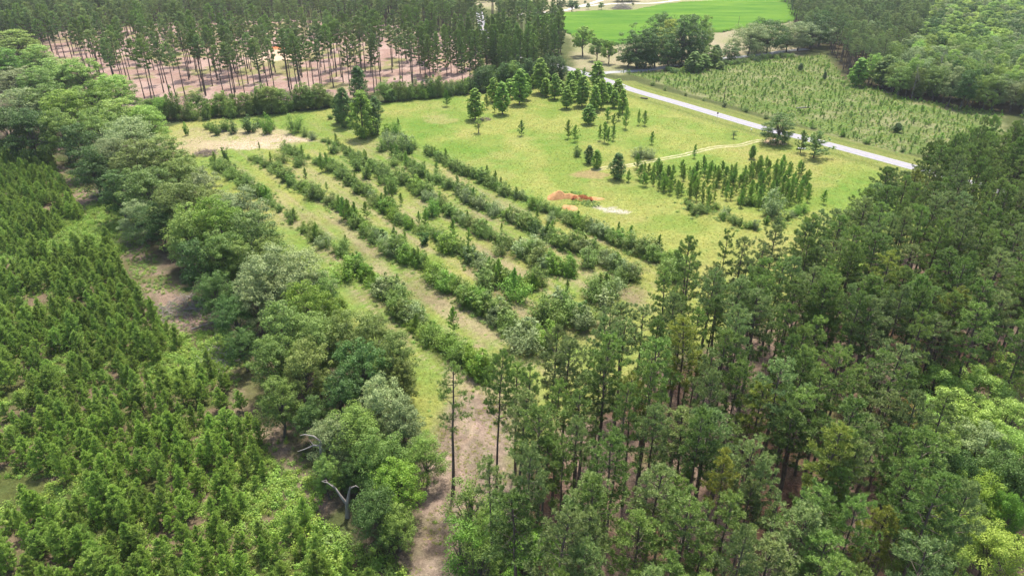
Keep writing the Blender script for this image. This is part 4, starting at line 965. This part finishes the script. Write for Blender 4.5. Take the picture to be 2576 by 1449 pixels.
for (x, y, s) in SH:
    if s > .9: s *= 1 + .12 * (y < 150)
    ti = TN[min(9, max(0, int((patchn(x, y) * .7 + R_.random() * .3) * 10)))]
    if y > 210: s *= .82
    vi = R_.randrange(5); ws = s * nrm(.85, 1.2); rz = nrm(0, 6.28)
    if s < .62 and R_.random() < .9 or ns > 560: extra.append((x, y, 0, rz, ws, vi, s)); continue
    ns += 1
    if ns < 295:
        put('shrub', SHRUB[vi][0], (x, y, 0), rz, (ws, ws, s), where(x, y, 3.2 * s, '%s shrub in the rows' % TONE[ti]), 'shrub', 'leafy shrubs of the overgrown rows', M[ti], vi)
    else:
        put('scrub_bush', SHRUB[vi][0], (x, y, 0), rz, (ws, ws, s), where(x, y, 3.2 * s, '%s scrub bush at the row heads' % TONE[ti]), 'scrub bush', 'scrub bushes at the head of the rows', M[ti], vi)
stuff('row_scrub', [p[1] for p in SHRUB], extra, 'small scrub filling between the larger row shrubs', cat='scrub')
# low weeds filling the rows
rwp = [(x + rs.normal(0, 1.3), y + rs.normal(0, 1.5), 0, rs.uniform(0, 6.3), rs.uniform(.5, 1.4), rs.randint(0, 6), rs.uniform(.5, 1.5)) for (x, y, s) in SH for j in range(5)]
stuff('row_weeds', BUSH + BUSHD, rwp, 'weeds and brambles filling in beneath the row shrubs', cat='weeds')
# upright pines standing in the rows (centre, crop height)
PR = [(V5, "410,420,130 480,420,110 60,230,150 20,210,150 190,200,110 150,250,70 590,250,90 640,280,120 840,350,130 960,400,110 850,1060,170 1190,690,160 1300,770,170 1400,1070,90 1460,1090,90 1210,310,70 1350,400,60 1440,740,110 1700,790,110 1840,420,80 2050,350,70 2090,330,90 2180,380,110 2390,470,130 2540,560,130 450,100,80 340,70,100 380,60,80 40,430,90 100,600,120 250,740,120 430,760,120 1170,720,120 1480,230,80 1990,760,130 1950,740,110 1310,730,130 620,930,70 1950,330,60"),
      (V1, "2430,1300,110 2470,1290,120 2310,1370,90 1960,1130,50 1730,1260,70 2470,1440,60"), (V2, "720,1350,110 110,1400,90 490,1270,110 290,1400,60 430,960,60 1100,1340,80 1265,1445,50 380,1190,100 220,1290,80"),
      (V6, "140,130,110 200,120,90 870,110,110 60,60,80 190,110,70 1060,90,90")]
for fn, txt in PR:
    for tk in txt.split():
        cx, cb_, h = map(float, tk.split(',')); u, v = fn(cx, cb_)
        by_base('row_pine', SAPL, u, v, v - h / 3 * 1.05, h / 3 * .58, 1.35, 4.6, 'upright sapling pine in the rows,', 'sapling pine', 'sapling pines in the rows')
for L in ROWL:
    for j in range(13):
        i = R_.randrange(len(L) - 1); q = L[i] + (L[i + 1] - L[i]) * R_.random(); s = nrm(.45, 1.0); vi = R_.randrange(3); ws = s * nrm(.7, 1.0); x, y = q[0] + nrm(-.9, .9), q[1] + nrm(-.9, .9)
        put('row_pine', SAPL[vi][0], (x, y, 0), nrm(0, 6.28), (ws, ws, s), where(x, y, 4.6 * s, 'sapling pine among the row shrubs'), 'sapling pine', 'sapling pines in the rows', M['young'] if R_.random() < .4 else None, ('r', vi))
# the young pine block by the road
BLK = WP([(1600,450),(1700,440),(1770,430),(1830,438),(1880,440),(1915,418),(2000,425),(2045,475),(2045,505),(1990,520),(1930,530),(1850,520),(1760,512),(1690,492),(1620,476)])
Xb, Yb = grid_pts(BLK, 2.7, .42, 61, ang=ra, m=5, hh=4)
for x, y in zip(Xb, Yb):
    s = nrm(.55, 1.05); vi = R_.randrange(3); ws = s * nrm(.9, 1.3)
    if R_.random() < .12: continue
    put('block_pine', SAPL[vi][0], (x, y, 0), nrm(0, 6.28), (ws, ws, s), where(x, y, 4.6 * s, 'young pine in the block near the road'), 'sapling pine', 'young pines in the block near the road', None, vi)
# singles to the right
u, v = V6(680, 178); by_base('round_bush', SHRUB, u, v, v - 62, 62, 1.7, 3.2, 'big round grey-green bush at the end of the pine block', 'bush', None, M['e'], vi=0, key='x')
for (u, v, vt, wd, lb, pr, t, R0, H0) in [(1950,362,288,74,'spreading dark tree where the dirt track meets the road',GROVE,'c',5.0,14),(1845,349,330,16,'small leaning sapling on the lawn near the road',THIN,'c',3.2,14),
        (1891,400,366,22,'small glossy round-topped tree near the road',GUM,'gum',2.7,12)]:
    by_base('lawn_tree', pr, u, v, vt, wd, R0, H0, lb, 'tree', None, M[t], key=lb[:14], vi=0)
by_base('conifer', SAPL, 2013, 385, 334, 42, 1.35, 4.6, 'smaller dark conifer beside the road', 'conifer', 'conifer pair beside the road', M['pine'], vi=1)
by_base('conifer', SAPL, 2046, 397, 336, 66, 1.15, 4.6, 'wider drooping conifer beside the road', 'conifer', 'conifer pair beside the road', M['pine_far'], vi=2)
by_base('roadside_pine', SAPL, 1746, 398, 366, 17, 1.35, 4.6, 'small pine standing on the dirt track', 'sapling pine', None, None, vi=0)
# bushes at the head of the clearing
for (cx, cb_, ct, wd, t) in [(1408,1025,915,52,'f'),(1572,975,905,50,'b'),(1600,1000,915,70,'b'),(1640,1020,930,70,'b'),(1700,990,900,80,'b'),(1760,1010,910,70,'c'),(1890,998,880,120,'c'),(1960,960,890,70,'c'),
        (2020,1010,870,90,'f'),(2050,980,890,60,'b'),(2228,1005,840,110,'b'),(2300,1030,950,60,'d'),(2360,1052,975,80,'e'),(1455,1195,1150,40,'b'),(2495,900,860,50,'b')]:
    u, v = V1(cx, cb_); by_base('field_bush', SHRUB, u, v, ct / 3, wd / 3 * 1.1, 1.7, 3.2, '%s bush at the clearing head,' % TONE[t], 'bush', 'bushes at the head of the clearing', M[t])
# hedge of regrowth along the foot of the tall pines
HG = [(1120,890,150,130,'c'),(1200,880,150,120,'b'),(1260,900,160,130,'f'),(1330,905,230,110,'d'),(1400,900,190,110,'d'),(1460,900,150,100,'b'),(1500,860,170,120,'b'),(1560,900,160,110,'b'),(1620,880,150,110,'f'),(1690,870,180,120,'b'),(1760,885,150,110,'b'),
      (1800,870,180,110,'c'),(1860,870,180,120,'c'),(1930,860,170,110,'b'),(1990,850,210,130,'c'),(2050,860,220,150,'c'),(2120,850,180,120,'b'),(2180,845,130,100,'b'),(2230,830,170,110,'b'),(2290,830,200,130,'c'),(2350,825,170,120,'c'),(2420,815,180,130,'c'),(2480,800,150,110,'c'),(2540,800,130,100,'b')]
HG = [(cx / 3, b / 3, h / 3, w_ / 3, t) for cx, b, h, w_, t in HG]
HG += [(858.7 + cx / 3, b / 3, h / 3, w_ / 3, t) for cx, b, h, w_, t in [(330,770,160,120,'b'),(370,765,130,100,'c'),(420,760,150,110,'b'),(470,755,160,100,'d'),(520,755,150,100,'b'),(570,745,140,90,'d'),(610,745,130,100,'f'),(650,740,150,100,'c'),
      (700,735,150,100,'b'),(750,730,160,100,'d'),(800,725,120,90,'c'),(850,720,130,90,'b'),(890,715,110,80,'b'),(930,715,140,100,'b'),(980,700,130,100,'c'),(1040,690,170,120,'c'),(1100,680,180,120,'c'),(1160,675,160,110,'b'),(1220,670,190,120,'c'),
      (1290,665,200,120,'b'),(1350,660,180,120,'c'),(1420,655,210,130,'c'),(1480,640,180,120,'c'),(1560,610,190,130,'c'),(1640,600,170,120,'c'),(1420,560,150,110,'b'),(1300,570,160,110,'b'),(1180,560,150,110,'b'),(1060,600,140,110,'b')]]
for (u, v, h, wd, t) in HG:
    if t == 'c' and u < 900: t = R_.choice('bfdb')
    for j in range(2):
        pr, R0, H0 = ((BROAD, 5., 14) if wd > 38 and j == 0 else (SHRUB, 1.7, 3.2)); jj = nrm(-12, 12) if j else 0
        vv = v + (nrm(-2, 3) if j else 0); sc2 = .75 if j else 1
        by_base('hedge_tree' if pr is BROAD else 'hedge_bush', pr, u + jj, vv, vv - h * sc2, wd * sc2 * 1.1, R0, H0, '%s regrowth below tall pines,' % TONE[t], 'hedgerow tree' if pr is BROAD else 'hedgerow bush', 'regrowth along the foot of the tall pines', M[t])
# ================================================================== FAR SIDE OF THE ROAD
for (cx, cb_, ct, wd, t, pr, lb) in [(1582,855,385,330,'a',YARD,'largest pale green lawn tree beside the crop field'),(1795,925,555,250,'b',YARD,'middle one of three lawn trees beside the crop field'),(1975,968,590,240,'f',YARD,'smallest of three lawn trees beside the crop field'),
      (460,150,-20,150,'b',YARD,'round tree at the left end of the far lawn'),(600,185,45,160,'b',YARD,'low round tree near the far driveway'),(730,135,-10,140,'f',YARD,'light tree behind the far driveway trees'),(890,222,10,210,'f',YARD,'big light tree in front of the far driveway'),
      (1010,100,0,110,'b',YARD,'small tree behind the big light driveway tree'),(1245,182,-10,150,'c',YARD,'darker upright tree beside the far driveway'),(1420,192,0,220,'c',YARD,'wide dark tree beside the far driveway'),(1665,145,45,70,'b',YARD,'small lawn tree left of the round-headed one'),
      (1862,152,38,90,'f',YARD,'small round-headed tree on the far lawn'),(1615,70,10,40,'c',YARD,'dark clipped shrub on the far lawn'),(2340,95,45,40,'c',YARD,'small dark shrub by the curved driveway')]:
    u, v = VA(cx, cb_); by_base('yard_tree', pr, u, v, ct / 6, wd / 6, 4.8, 12, lb, 'lawn tree', None, M[t], key='y')
for (cx, cb_, ct, wd, t, lb) in [(2180,30,-90,330,'c','dark shade oak standing in the drive loop'),(2320,25,-100,260,'c','second shade oak in the drive loop')]:
    u, v = VA(cx, cb_); by_base('shade_oak', LIVEOAK, u, v, ct / 6, wd / 6, 7.5, 13, lb, 'oak tree', None, M[t], key='s')
for (cx, cb_, ct, wd, t, pr, lb) in [(-310,1010,560,260,'c',BROAD,'first dark oak by the side road, leftmost of the grove'),(-180,1040,490,330,'c',BROAD,'tall dark oak second in the grove by the side road'),(-60,1030,470,300,'c',BROAD,'dark oak third in the grove by the side road'),
      (90,1030,440,330,'c',BROAD,'dark oak in the middle of the grove by the side road'),(250,900,330,280,'g',BROAD,'yellow-green tree rising behind the dark oak grove'),(190,640,200,320,'c',LIVEOAK,'round dark tree between the grove and the crop field'),(300,1010,560,240,'c',BROAD,'dark oak fifth in the grove, above the bare ground'),
      (470,990,300,340,'c',BROAD,'tall dark oak right of the yellow-green tree'),(620,960,260,330,'c',BROAD,'tallest dark oak at the right of the grove'),(780,860,260,220,'b',BROAD,'mid green oak leaning at the right of the grove'),(850,800,400,180,'e',THIN,'pale thin tree at the right end of the grove'),
      (680,1090,790,230,'b',GUM,'bright conical gum in front of the grove'),(820,1060,830,180,'b',GUM,'second gum in front of the grove'),(930,1010,700,200,'b',BROAD,'low green tree between the grove and the live oaks'),(1000,990,690,170,'c',GUM,'dark conical tree between the grove and the live oaks'),
      (1220,905,670,200,'c',BROAD,'round dark tree left of the live oak trio'),(1080,1050,930,110,'b',GUM,'small green gum at the field corner'),
      (1500,850,350,400,'e',LIVEOAK,'greyish live oak, left of the live oak trio'),(1625,795,320,360,'c',LIVEOAK,'middle live oak of the trio with forked trunk'),(1785,810,310,420,'c',LIVEOAK,'right live oak of the trio'),
      (2080,790,380,350,'e',LIVEOAK,'silvery oak right of the live oak trio'),(2250,770,330,400,'e',LIVEOAK,'wide silvery oak second right of the trio'),(2430,740,260,380,'c',LIVEOAK,'dark oak where the oaks meet the wood'),(2560,700,220,340,'c',LIVEOAK,'dark oak merging into the wood behind the seedlings')]:
    pr = GROVE if pr is BROAD else pr
    R0, H0 = {id(GROVE): (5., 14), id(LIVEOAK): (7.5, 13), id(GUM): (2.75, 12), id(THIN): (3.2, 14)}[id(pr)]
    u, v = VB(cx, cb_); by_base('field_oak' if pr in (GROVE, LIVEOAK) else 'field_tree', pr, u, v, ct / 6, wd / 6 * 1.3, R0, H0, lb, 'tree', None, M[t], key='g' + str(id(pr)))
for k_ in range(34):
    cx = 300 + k_ * 56 + nrm(-15, 15); cb_ = 1085 - 200 * sstep(300, 2000, cx) + nrm(-12, 30)
    if 2000 < cx: cb_ = 860 + nrm(-15, 15)
    u, v = VB(cx, cb_); t = R_.choice('bcbcf')
    by_base('hedge_shrub', SHRUB, u, v, v - nrm(10, 17), nrm(16, 26), 1.7, 3.2, '%s shrub edging seedling field,' % TONE[t], 'shrub', 'shrubs along the back of the seedling field', M[t])
for k_ in range(40):   # bushes along the road-side edge of the seedlings
    t_ = k_ / 39; i_ = int(14 + t_ * (len(ROAD) - 30)); q = ROAD[min(i_, len(ROAD) - 2)]; q2 = ROAD[min(i_ + 1, len(ROAD) - 1)]; d = q2 - q; d = d / np.linalg.norm(d); nn = np.array([-d[1], d[0]])
    if nn[0] < 0: nn = -nn
    p = q + nn * nrm(11.5, 14)
    if not in_view(p[0], p[1], 2) or p[1] > 330: continue
    s = nrm(.45, .9); t = R_.choice('bdbce')
    put('verge_bush', SHRUB[k_ % 5][0], (p[0], p[1], 0), nrm(0, 6), (s, s, s), where(p[0], p[1], 3 * s, '%s bush on the far road verge' % TONE[t]), 'bush', 'bushes along the far road verge', M[t], k_ % 5)
# conspicuous pale gums at the edge of the far wood
for (cx, cb_, ct, wd, t, lb) in [(1310,650,440,150,'f','bright green leaning gum at the wood edge'),(1500,660,430,180,'b','large-leaved gum at the wood edge'),(1770,740,640,90,'b','small gum at the foot of the far wood'),(1880,735,620,120,'b','green tree low on the far wood edge'),(885,535,480,40,'c','single dark young pine among the seedlings'),
      (1068,605,545,36,'c','single dark young pine beneath the far wood'),(1615,1000,930,70,'c','dark young pine among seedlings near the road')]:
    u, v = V3(cx, cb_); by_base('edge_tree', GUM, u, v, ct / 3, wd / 3 * 1.1, 2.75, 12, lb, 'tree', None, M[t], key='et')

# ================================================================== DEAD WOOD, POLES, SMALL THINGS
def snag(u, v, vt, wpx, me, label, nm='dead_tree', rz=None, H0=10., group=None, key=0):
    x, y = P(u, v); H = height_to(y, vt); s = wpx / 2 * depth(y) / F / 3.2
    put1(nm, me, (x, y, 0), nrm(0, 6) if rz is None else rz, (s, s, H / H0), label, 'dead tree', group, None, key)
snag(2010, 1050, 950, 60, SNAG[0], 'bare grey dead tree standing among the near pines')
snag(1838, 760, 690, 55, SNAG[0], 'grey dead crown at the clearing edge of the near pines')
snag(1835, 1080, 990, 45, SNAG[0], 'pale dead stem between near pines')
snag(1225, 170, 75, 32, SNAG[0], 'grey dead tree among the tall pines by the road')
snag(2292, 250, 160, 30, SNAG[1], 'pale leafless tree on the edge of the far wood', H0=14, key=1)
snag(2345, 235, 110, 34, SNAG[0], 'bare-limbed tree rising from the far wood')
snag(2470, 1300, 1235, 50, SNAG[0], 'tangle of dead grey limbs under the bright green tree')
# silver forked dead trunk in front of the belt
def forked():
    a = Acc(); a.tube([(0,0,0),(.1,0,1.2),(.2,0,2.2)], [.38,.3,.28], 8)
    a.tube([(.2,0,2.1),(.5,.1,3.2),(.9,.2,4.6)], [.24,.19,.12], 7); a.tube([(.15,0,2.1),(-.4,0,3.1),(-1.1,.3,4.2),(-2.1,.5,4.9),(-2.8,.4,5.2)], [.22,.17,.12,.07,.03], 7)
    a.tube([(.8,.2,4.3),(1.6,.2,4.7),(2.0,.1,4.5)], [.14,.09,.04], 5); a.tube([(-1.1,.3,4.2),(-1.3,-.2,5.3)], [.10,.03], 5); a.tube([(-2.0,.45,4.8),(-2.4,1.0,4.9),(-3.0,1.2,4.6)], [.06,.04,.02], 4)
    v, f, t = a.arr(); return mesh('forked', v, [f], [M['dead']])
x, y = P(875, 1300); tag('forked_dead_tree', forked(), 'silver-grey forked dead trunk in front of the tree belt', 'dead tree', (x, y, 0), 0, (1, 1, 1.15))
def broken():
    a = Acc(); a.tube([(0,0,0),(.1,0,3),(.3,.1,6.2),(.5,.1,7.4)], [.34,.28,.22,.16], 8)
    a.tube([(.3,.1,6.4),(-.6,0,6.6),(-1.8,0,5.9),(-3.0,0,5.4)], [.14,.11,.08,.03], 6); a.tube([(.45,.1,7.2),(-.4,0,8.3),(-1.6,0,8.6),(-2.2,0,8.4)], [.14,.10,.07,.03], 6)
    a.tube([(-.6,0,6.6),(-1.2,.3,7.4)], [.08,.03], 4); v, f, t = a.arr(); return mesh('broken', v, [f], [M['dead']])
x, y = P(815, 1205); tag('broken_tree', broken(), 'broken grey trunk with bare arms beside the grey-green tree', 'dead tree', (x, y, 0), 0, (1, 1, .95))
# brush piles
def brush(seed, n, R, H, mt):
    rng = np.random.RandomState(seed); a = Acc()
    for i in range(n):
        r = R * sqrt(rng.uniform(0, 1)); az = rng.uniform(0, 6.28); c = np.array([cos(az) * r, sin(az) * r, H * (1 - (r / R) ** 2) * rng.uniform(.1, 1) + .05])
        d = norm(rng.normal(size=3) * (1, 1, .35)); L = R * rng.uniform(.2, .5); m = c + rng.normal(0, .08, 3)
        p0, p1 = c - d * L, c + d * L; p0[2] = max(p0[2], .03); p1[2] = max(p1[2], .03); a.tube([p0, m, p1], [.05, .04, .02], 4)
    v, f, t = a.arr(); return mesh('brush', v, [f], [M[mt]])
x, y = VA(2175, 140); x, y = P(x, y); tag('brush_pile', brush(1, 420, 8.5, 5.0, 'dead'), 'large pale grey brush pile in front of the drive loop', 'brush pile', (x, y, 0))
x, y = P(517, 388); tag('brush_pile', brush(2, 160, 3.6, 1.4, 'brush'), 'dark brush pile at the sandy head of the rows', 'brush pile', (x, y, 0))
x, y = V1(1675, 990); x, y = P(x, y); tag('brush_pile', brush(3, 90, 2.2, .9, 'dead'), 'small grey brush heap among bushes at the head of the clearing', 'brush pile', (x, y, 0))
x, y = V2(1080, 905); x, y = P(x, y); tag('brush_pile', brush(4, 90, 2.6, .6, 'brush'), 'flat brown brush heap beside the big gum tree', 'brush pile', (x, y, 0))
for k_, (u, v, r, n_) in enumerate([(455,775,5,150),(520,812,4.5,130),(555,900,4,120),(740,1010,3.5,120),(262,490,4,80),(330,610,4,80),(340,575,3.5,70)]):
    x, y = P(u, v); x2, y2 = x, y
    tag('fallen_branches', brush(10 + k_, n_, r, .7, 'brush' if k_ % 2 else 'dead'), where(x2, y2, .7, 'fallen branch tangle beside plantation'), 'fallen branches', (x, y, 0), group='fallen branches beside the plantation')
log = Acc(); log.tube([(-2,0,.15),(0,.05,.16),(2,0,.14)], [.16,.15,.12], 7); v_, f_, t_ = log.arr(); logm = mesh('log', v_, [f_], [M['dead']])
for (u, v, rz, s, lb) in [(2019,273,.25,1.6,'pale fallen log lying among the seedlings'),(560,832,1.1,1.0,'pale fallen log beside the dark trees of the belt'),(514,820,.7,1.2,'thin fallen log on the brown strip')]:
    x, y = P(u, v); tag('fallen_log', logm, lb, 'log', (x, y, 0), rz, (s, s, s))
# utility poles
def pole(u, v, vt, label, arm=True):
    x, y = P(u, v); H = height_to(y, vt); r = bpy.data.objects.new('utility_pole', None); COL.objects.link(r); r.location = (x, y, 0); props(r, label, 'utility pole', 'wooden utility poles')
    a = Acc(); a.tube([(0,0,0),(0,0,H)], [.17,.11], 8); v_, f_, t_ = a.arr(); o = bpy.data.objects.new('pole', mesh('pole', v_, [f_], [M['pole']])); COL.objects.link(o); o.parent = r
    if arm:
        a = Acc(); a.tube([(-1.1,0,H-.6),(1.1,0,H-.6)], [.06,.06], 4); v_, f_, t_ = a.arr(); o = bpy.data.objects.new('crossarm', mesh('arm', v_, [f_], [M['pole']])); COL.objects.link(o); o.parent = r; r.rotation_euler[2] = 1.0
pole(1819, 265, 217, 'thin dark pole standing between the road and seedlings')
pole(1856, 73, 42, 'utility pole between the crop field and live oaks')
# road sign on a post, mailbox, culvert pipe, white debris
def box(cx, cy_, cz, sx, sy, sz):
    V = np.array([(cx + a * sx / 2, cy_ + b * sy / 2, cz + c * sz / 2) for a in (-1, 1) for b in (-1, 1) for c in (-1, 1)])
    return V, np.array([(0,1,3,2),(4,6,7,5),(0,4,5,1),(2,3,7,6),(0,2,6,4),(1,5,7,3)])
def rsign():
    x, y = P(1804, 299); r = bpy.data.objects.new('road_sign', None); COL.objects.link(r); r.location = (x, y, 0); r.rotation_euler[2] = -.5; props(r, 'small dark sign plate on a post at the road edge', 'road sign')
    for nm, bb, mt in (('post', box(0,0,1.1,.08,.08,2.2), M['metal']), ('sign_plate', box(0,-.06,2.2,.55,.03,.75), M['pole'])):
        o = bpy.data.objects.new(nm, mesh(nm, bb[0], [bb[1]], [mt])); COL.objects.link(o); o.parent = r
rsign()
x, y = P(1889, 334); r = bpy.data.objects.new('mailbox', None); COL.objects.link(r); r.location = (x, y, 0); props(r, 'small white mailbox on a post beside the road ditch', 'mailbox')
for nm, bb, mt in (('post', box(0,0,.5,.1,.1,1.0), M['pole']), ('mailbox_body', box(0,0,1.15,.35,.6,.32), M['white'])):
    o = bpy.data.objects.new(nm, mesh(nm, bb[0], [bb[1]], [mt])); COL.objects.link(o); o.parent = r
cu = Acc(); cu.tube([(-1.6,0,.28),(1.6,0,.28)], [.32,.32], 12); v_, f_, t_ = cu.arr(); x, y = V2(2285, 748); x, y = P(x, y)
tag('culvert_pipe', mesh('culvert', v_, [f_], [M['pole']]), 'dark culvert pipe in the ditch beside the road', 'pipe', (x, y, 0), -.55)
def slab(seed, n, R):
    rng = np.random.RandomState(seed); V = []; Fq = []; k = 0
    for i in range(n):
        b, f = box(rng.uniform(-R, R), rng.uniform(-R, R), .10 + .05 * i, rng.uniform(.5, 1.2), rng.uniform(.4, .9), .09); V.append(b); Fq.append(f + k); k += 8
    return mesh('slabs', np.concatenate(V), [np.concatenate(Fq)], [M['white']])
for (u, v, lb, n_, R) in [(2018,376,'broken white concrete chunks right of the track tree',6,1.1),(1948,354,'white concrete lump left of the track tree',3,.5)]:
    x, y = P(u, v); tag('concrete_debris', slab(n_, n_, R), lb, 'debris', (x, y, 0), .4)
# weeds on the clay spoil and in the pit hollow
pts = []
for (u, v, rx, ry, n_, z_) in [(1436,490,5,2.4,60,.8),(1440,515,2,2,20,.5),(1455,505,2.5,1.2,22,0)]:
    x, y = P(u, v)
    for j in range(n_):
        a, r = rs.uniform(0, 6.3), sqrt(rs.uniform(0, 1)); pts.append((x + cos(a) * rx * r, y + sin(a) * ry * r, z_ * (1 - r), a, rs.uniform(.35, .8), rs.randint(0, 6)))
x, y = P(1486, 513)
for j in range(70):
    a, r = rs.uniform(0, 6.3), sqrt(rs.uniform(0, 1)); pts.append((x + cos(a) * 2.6 * r, y + sin(a) * 2.6 * r, 0, a, rs.uniform(.5, .9), 4 + rs.randint(0, 2)))
stuff('spoil_weeds', BUSH + BUSHD, pts, 'weeds growing over the clay mounds and pit', cat='weeds')
# understory in the near wood
Xw, Yw = grid_pts(PWFLOOR, 2.6, .5, 71, m=5, hh=1, keep=lambda X, Y: fbm(X, Y, 9, 707) > .56)
stuff('wood_understory', BUSHD + BUSH[:1], [(x, y, 0, rs.uniform(0, 6.3), rs.uniform(.6, 1.6), rs.randint(0, 3), rs.uniform(.6, 1.8)) for x, y in zip(Xw, Yw)], 'low bushes on the needle-strewn floor of the near wood', cat='undergrowth')
# thick green bank in front of the belt
bank = WP([(790,1300),(830,1320),(900,1370),(960,1380),(1030,1449),(1040,1520),(780,1520),(760,1400)])
Xk, Yk = grid_pts(bank, .9, .5, 73, m=20, hh=2)
stuff('leafy_bank', BUSH + BUSHD, [(x, y, 0, rs.uniform(0, 6.3), rs.uniform(1, 1.9), rs.randint(0, 6), rs.uniform(1, 2.6)) for x, y in zip(Xk, Yk)], 'thick bright bank of vines and brambles before the tree belt', cat='undergrowth')

# ------------------------------------------------------------------ the slightly hazy air
def haze():
    x0, x1, y0, y1, z0, z1 = -4200, 4200, -400, 6200, -1.5, CAM_H + 6
    V = [(x, y, z) for x in (x0, x1) for y in (y0, y1) for z in (z0, z1)]
    m = bpy.data.materials.new('hazy_air'); m.use_nodes = True; n = m.node_tree.nodes; n.clear()
    o = n.new("ShaderNodeOutputMaterial"); v = n.new("ShaderNodeVolumePrincipled"); v.inputs['Density'].default_value = .00008
    v.inputs['Color'].default_value = (.86, .92, 1, 1); v.inputs['Anisotropy'].default_value = .2; m.node_tree.links.new(v.outputs[0], o.inputs['Volume'])
    f = np.array([(0,1,3,2),(4,6,7,5),(0,4,5,1),(2,3,7,6),(0,2,6,4),(1,5,7,3)])
    tag('haze', mesh('haze', V, [f], [m]), 'thin summer haze paling the far woods and field', None, kind='stuff')
haze()
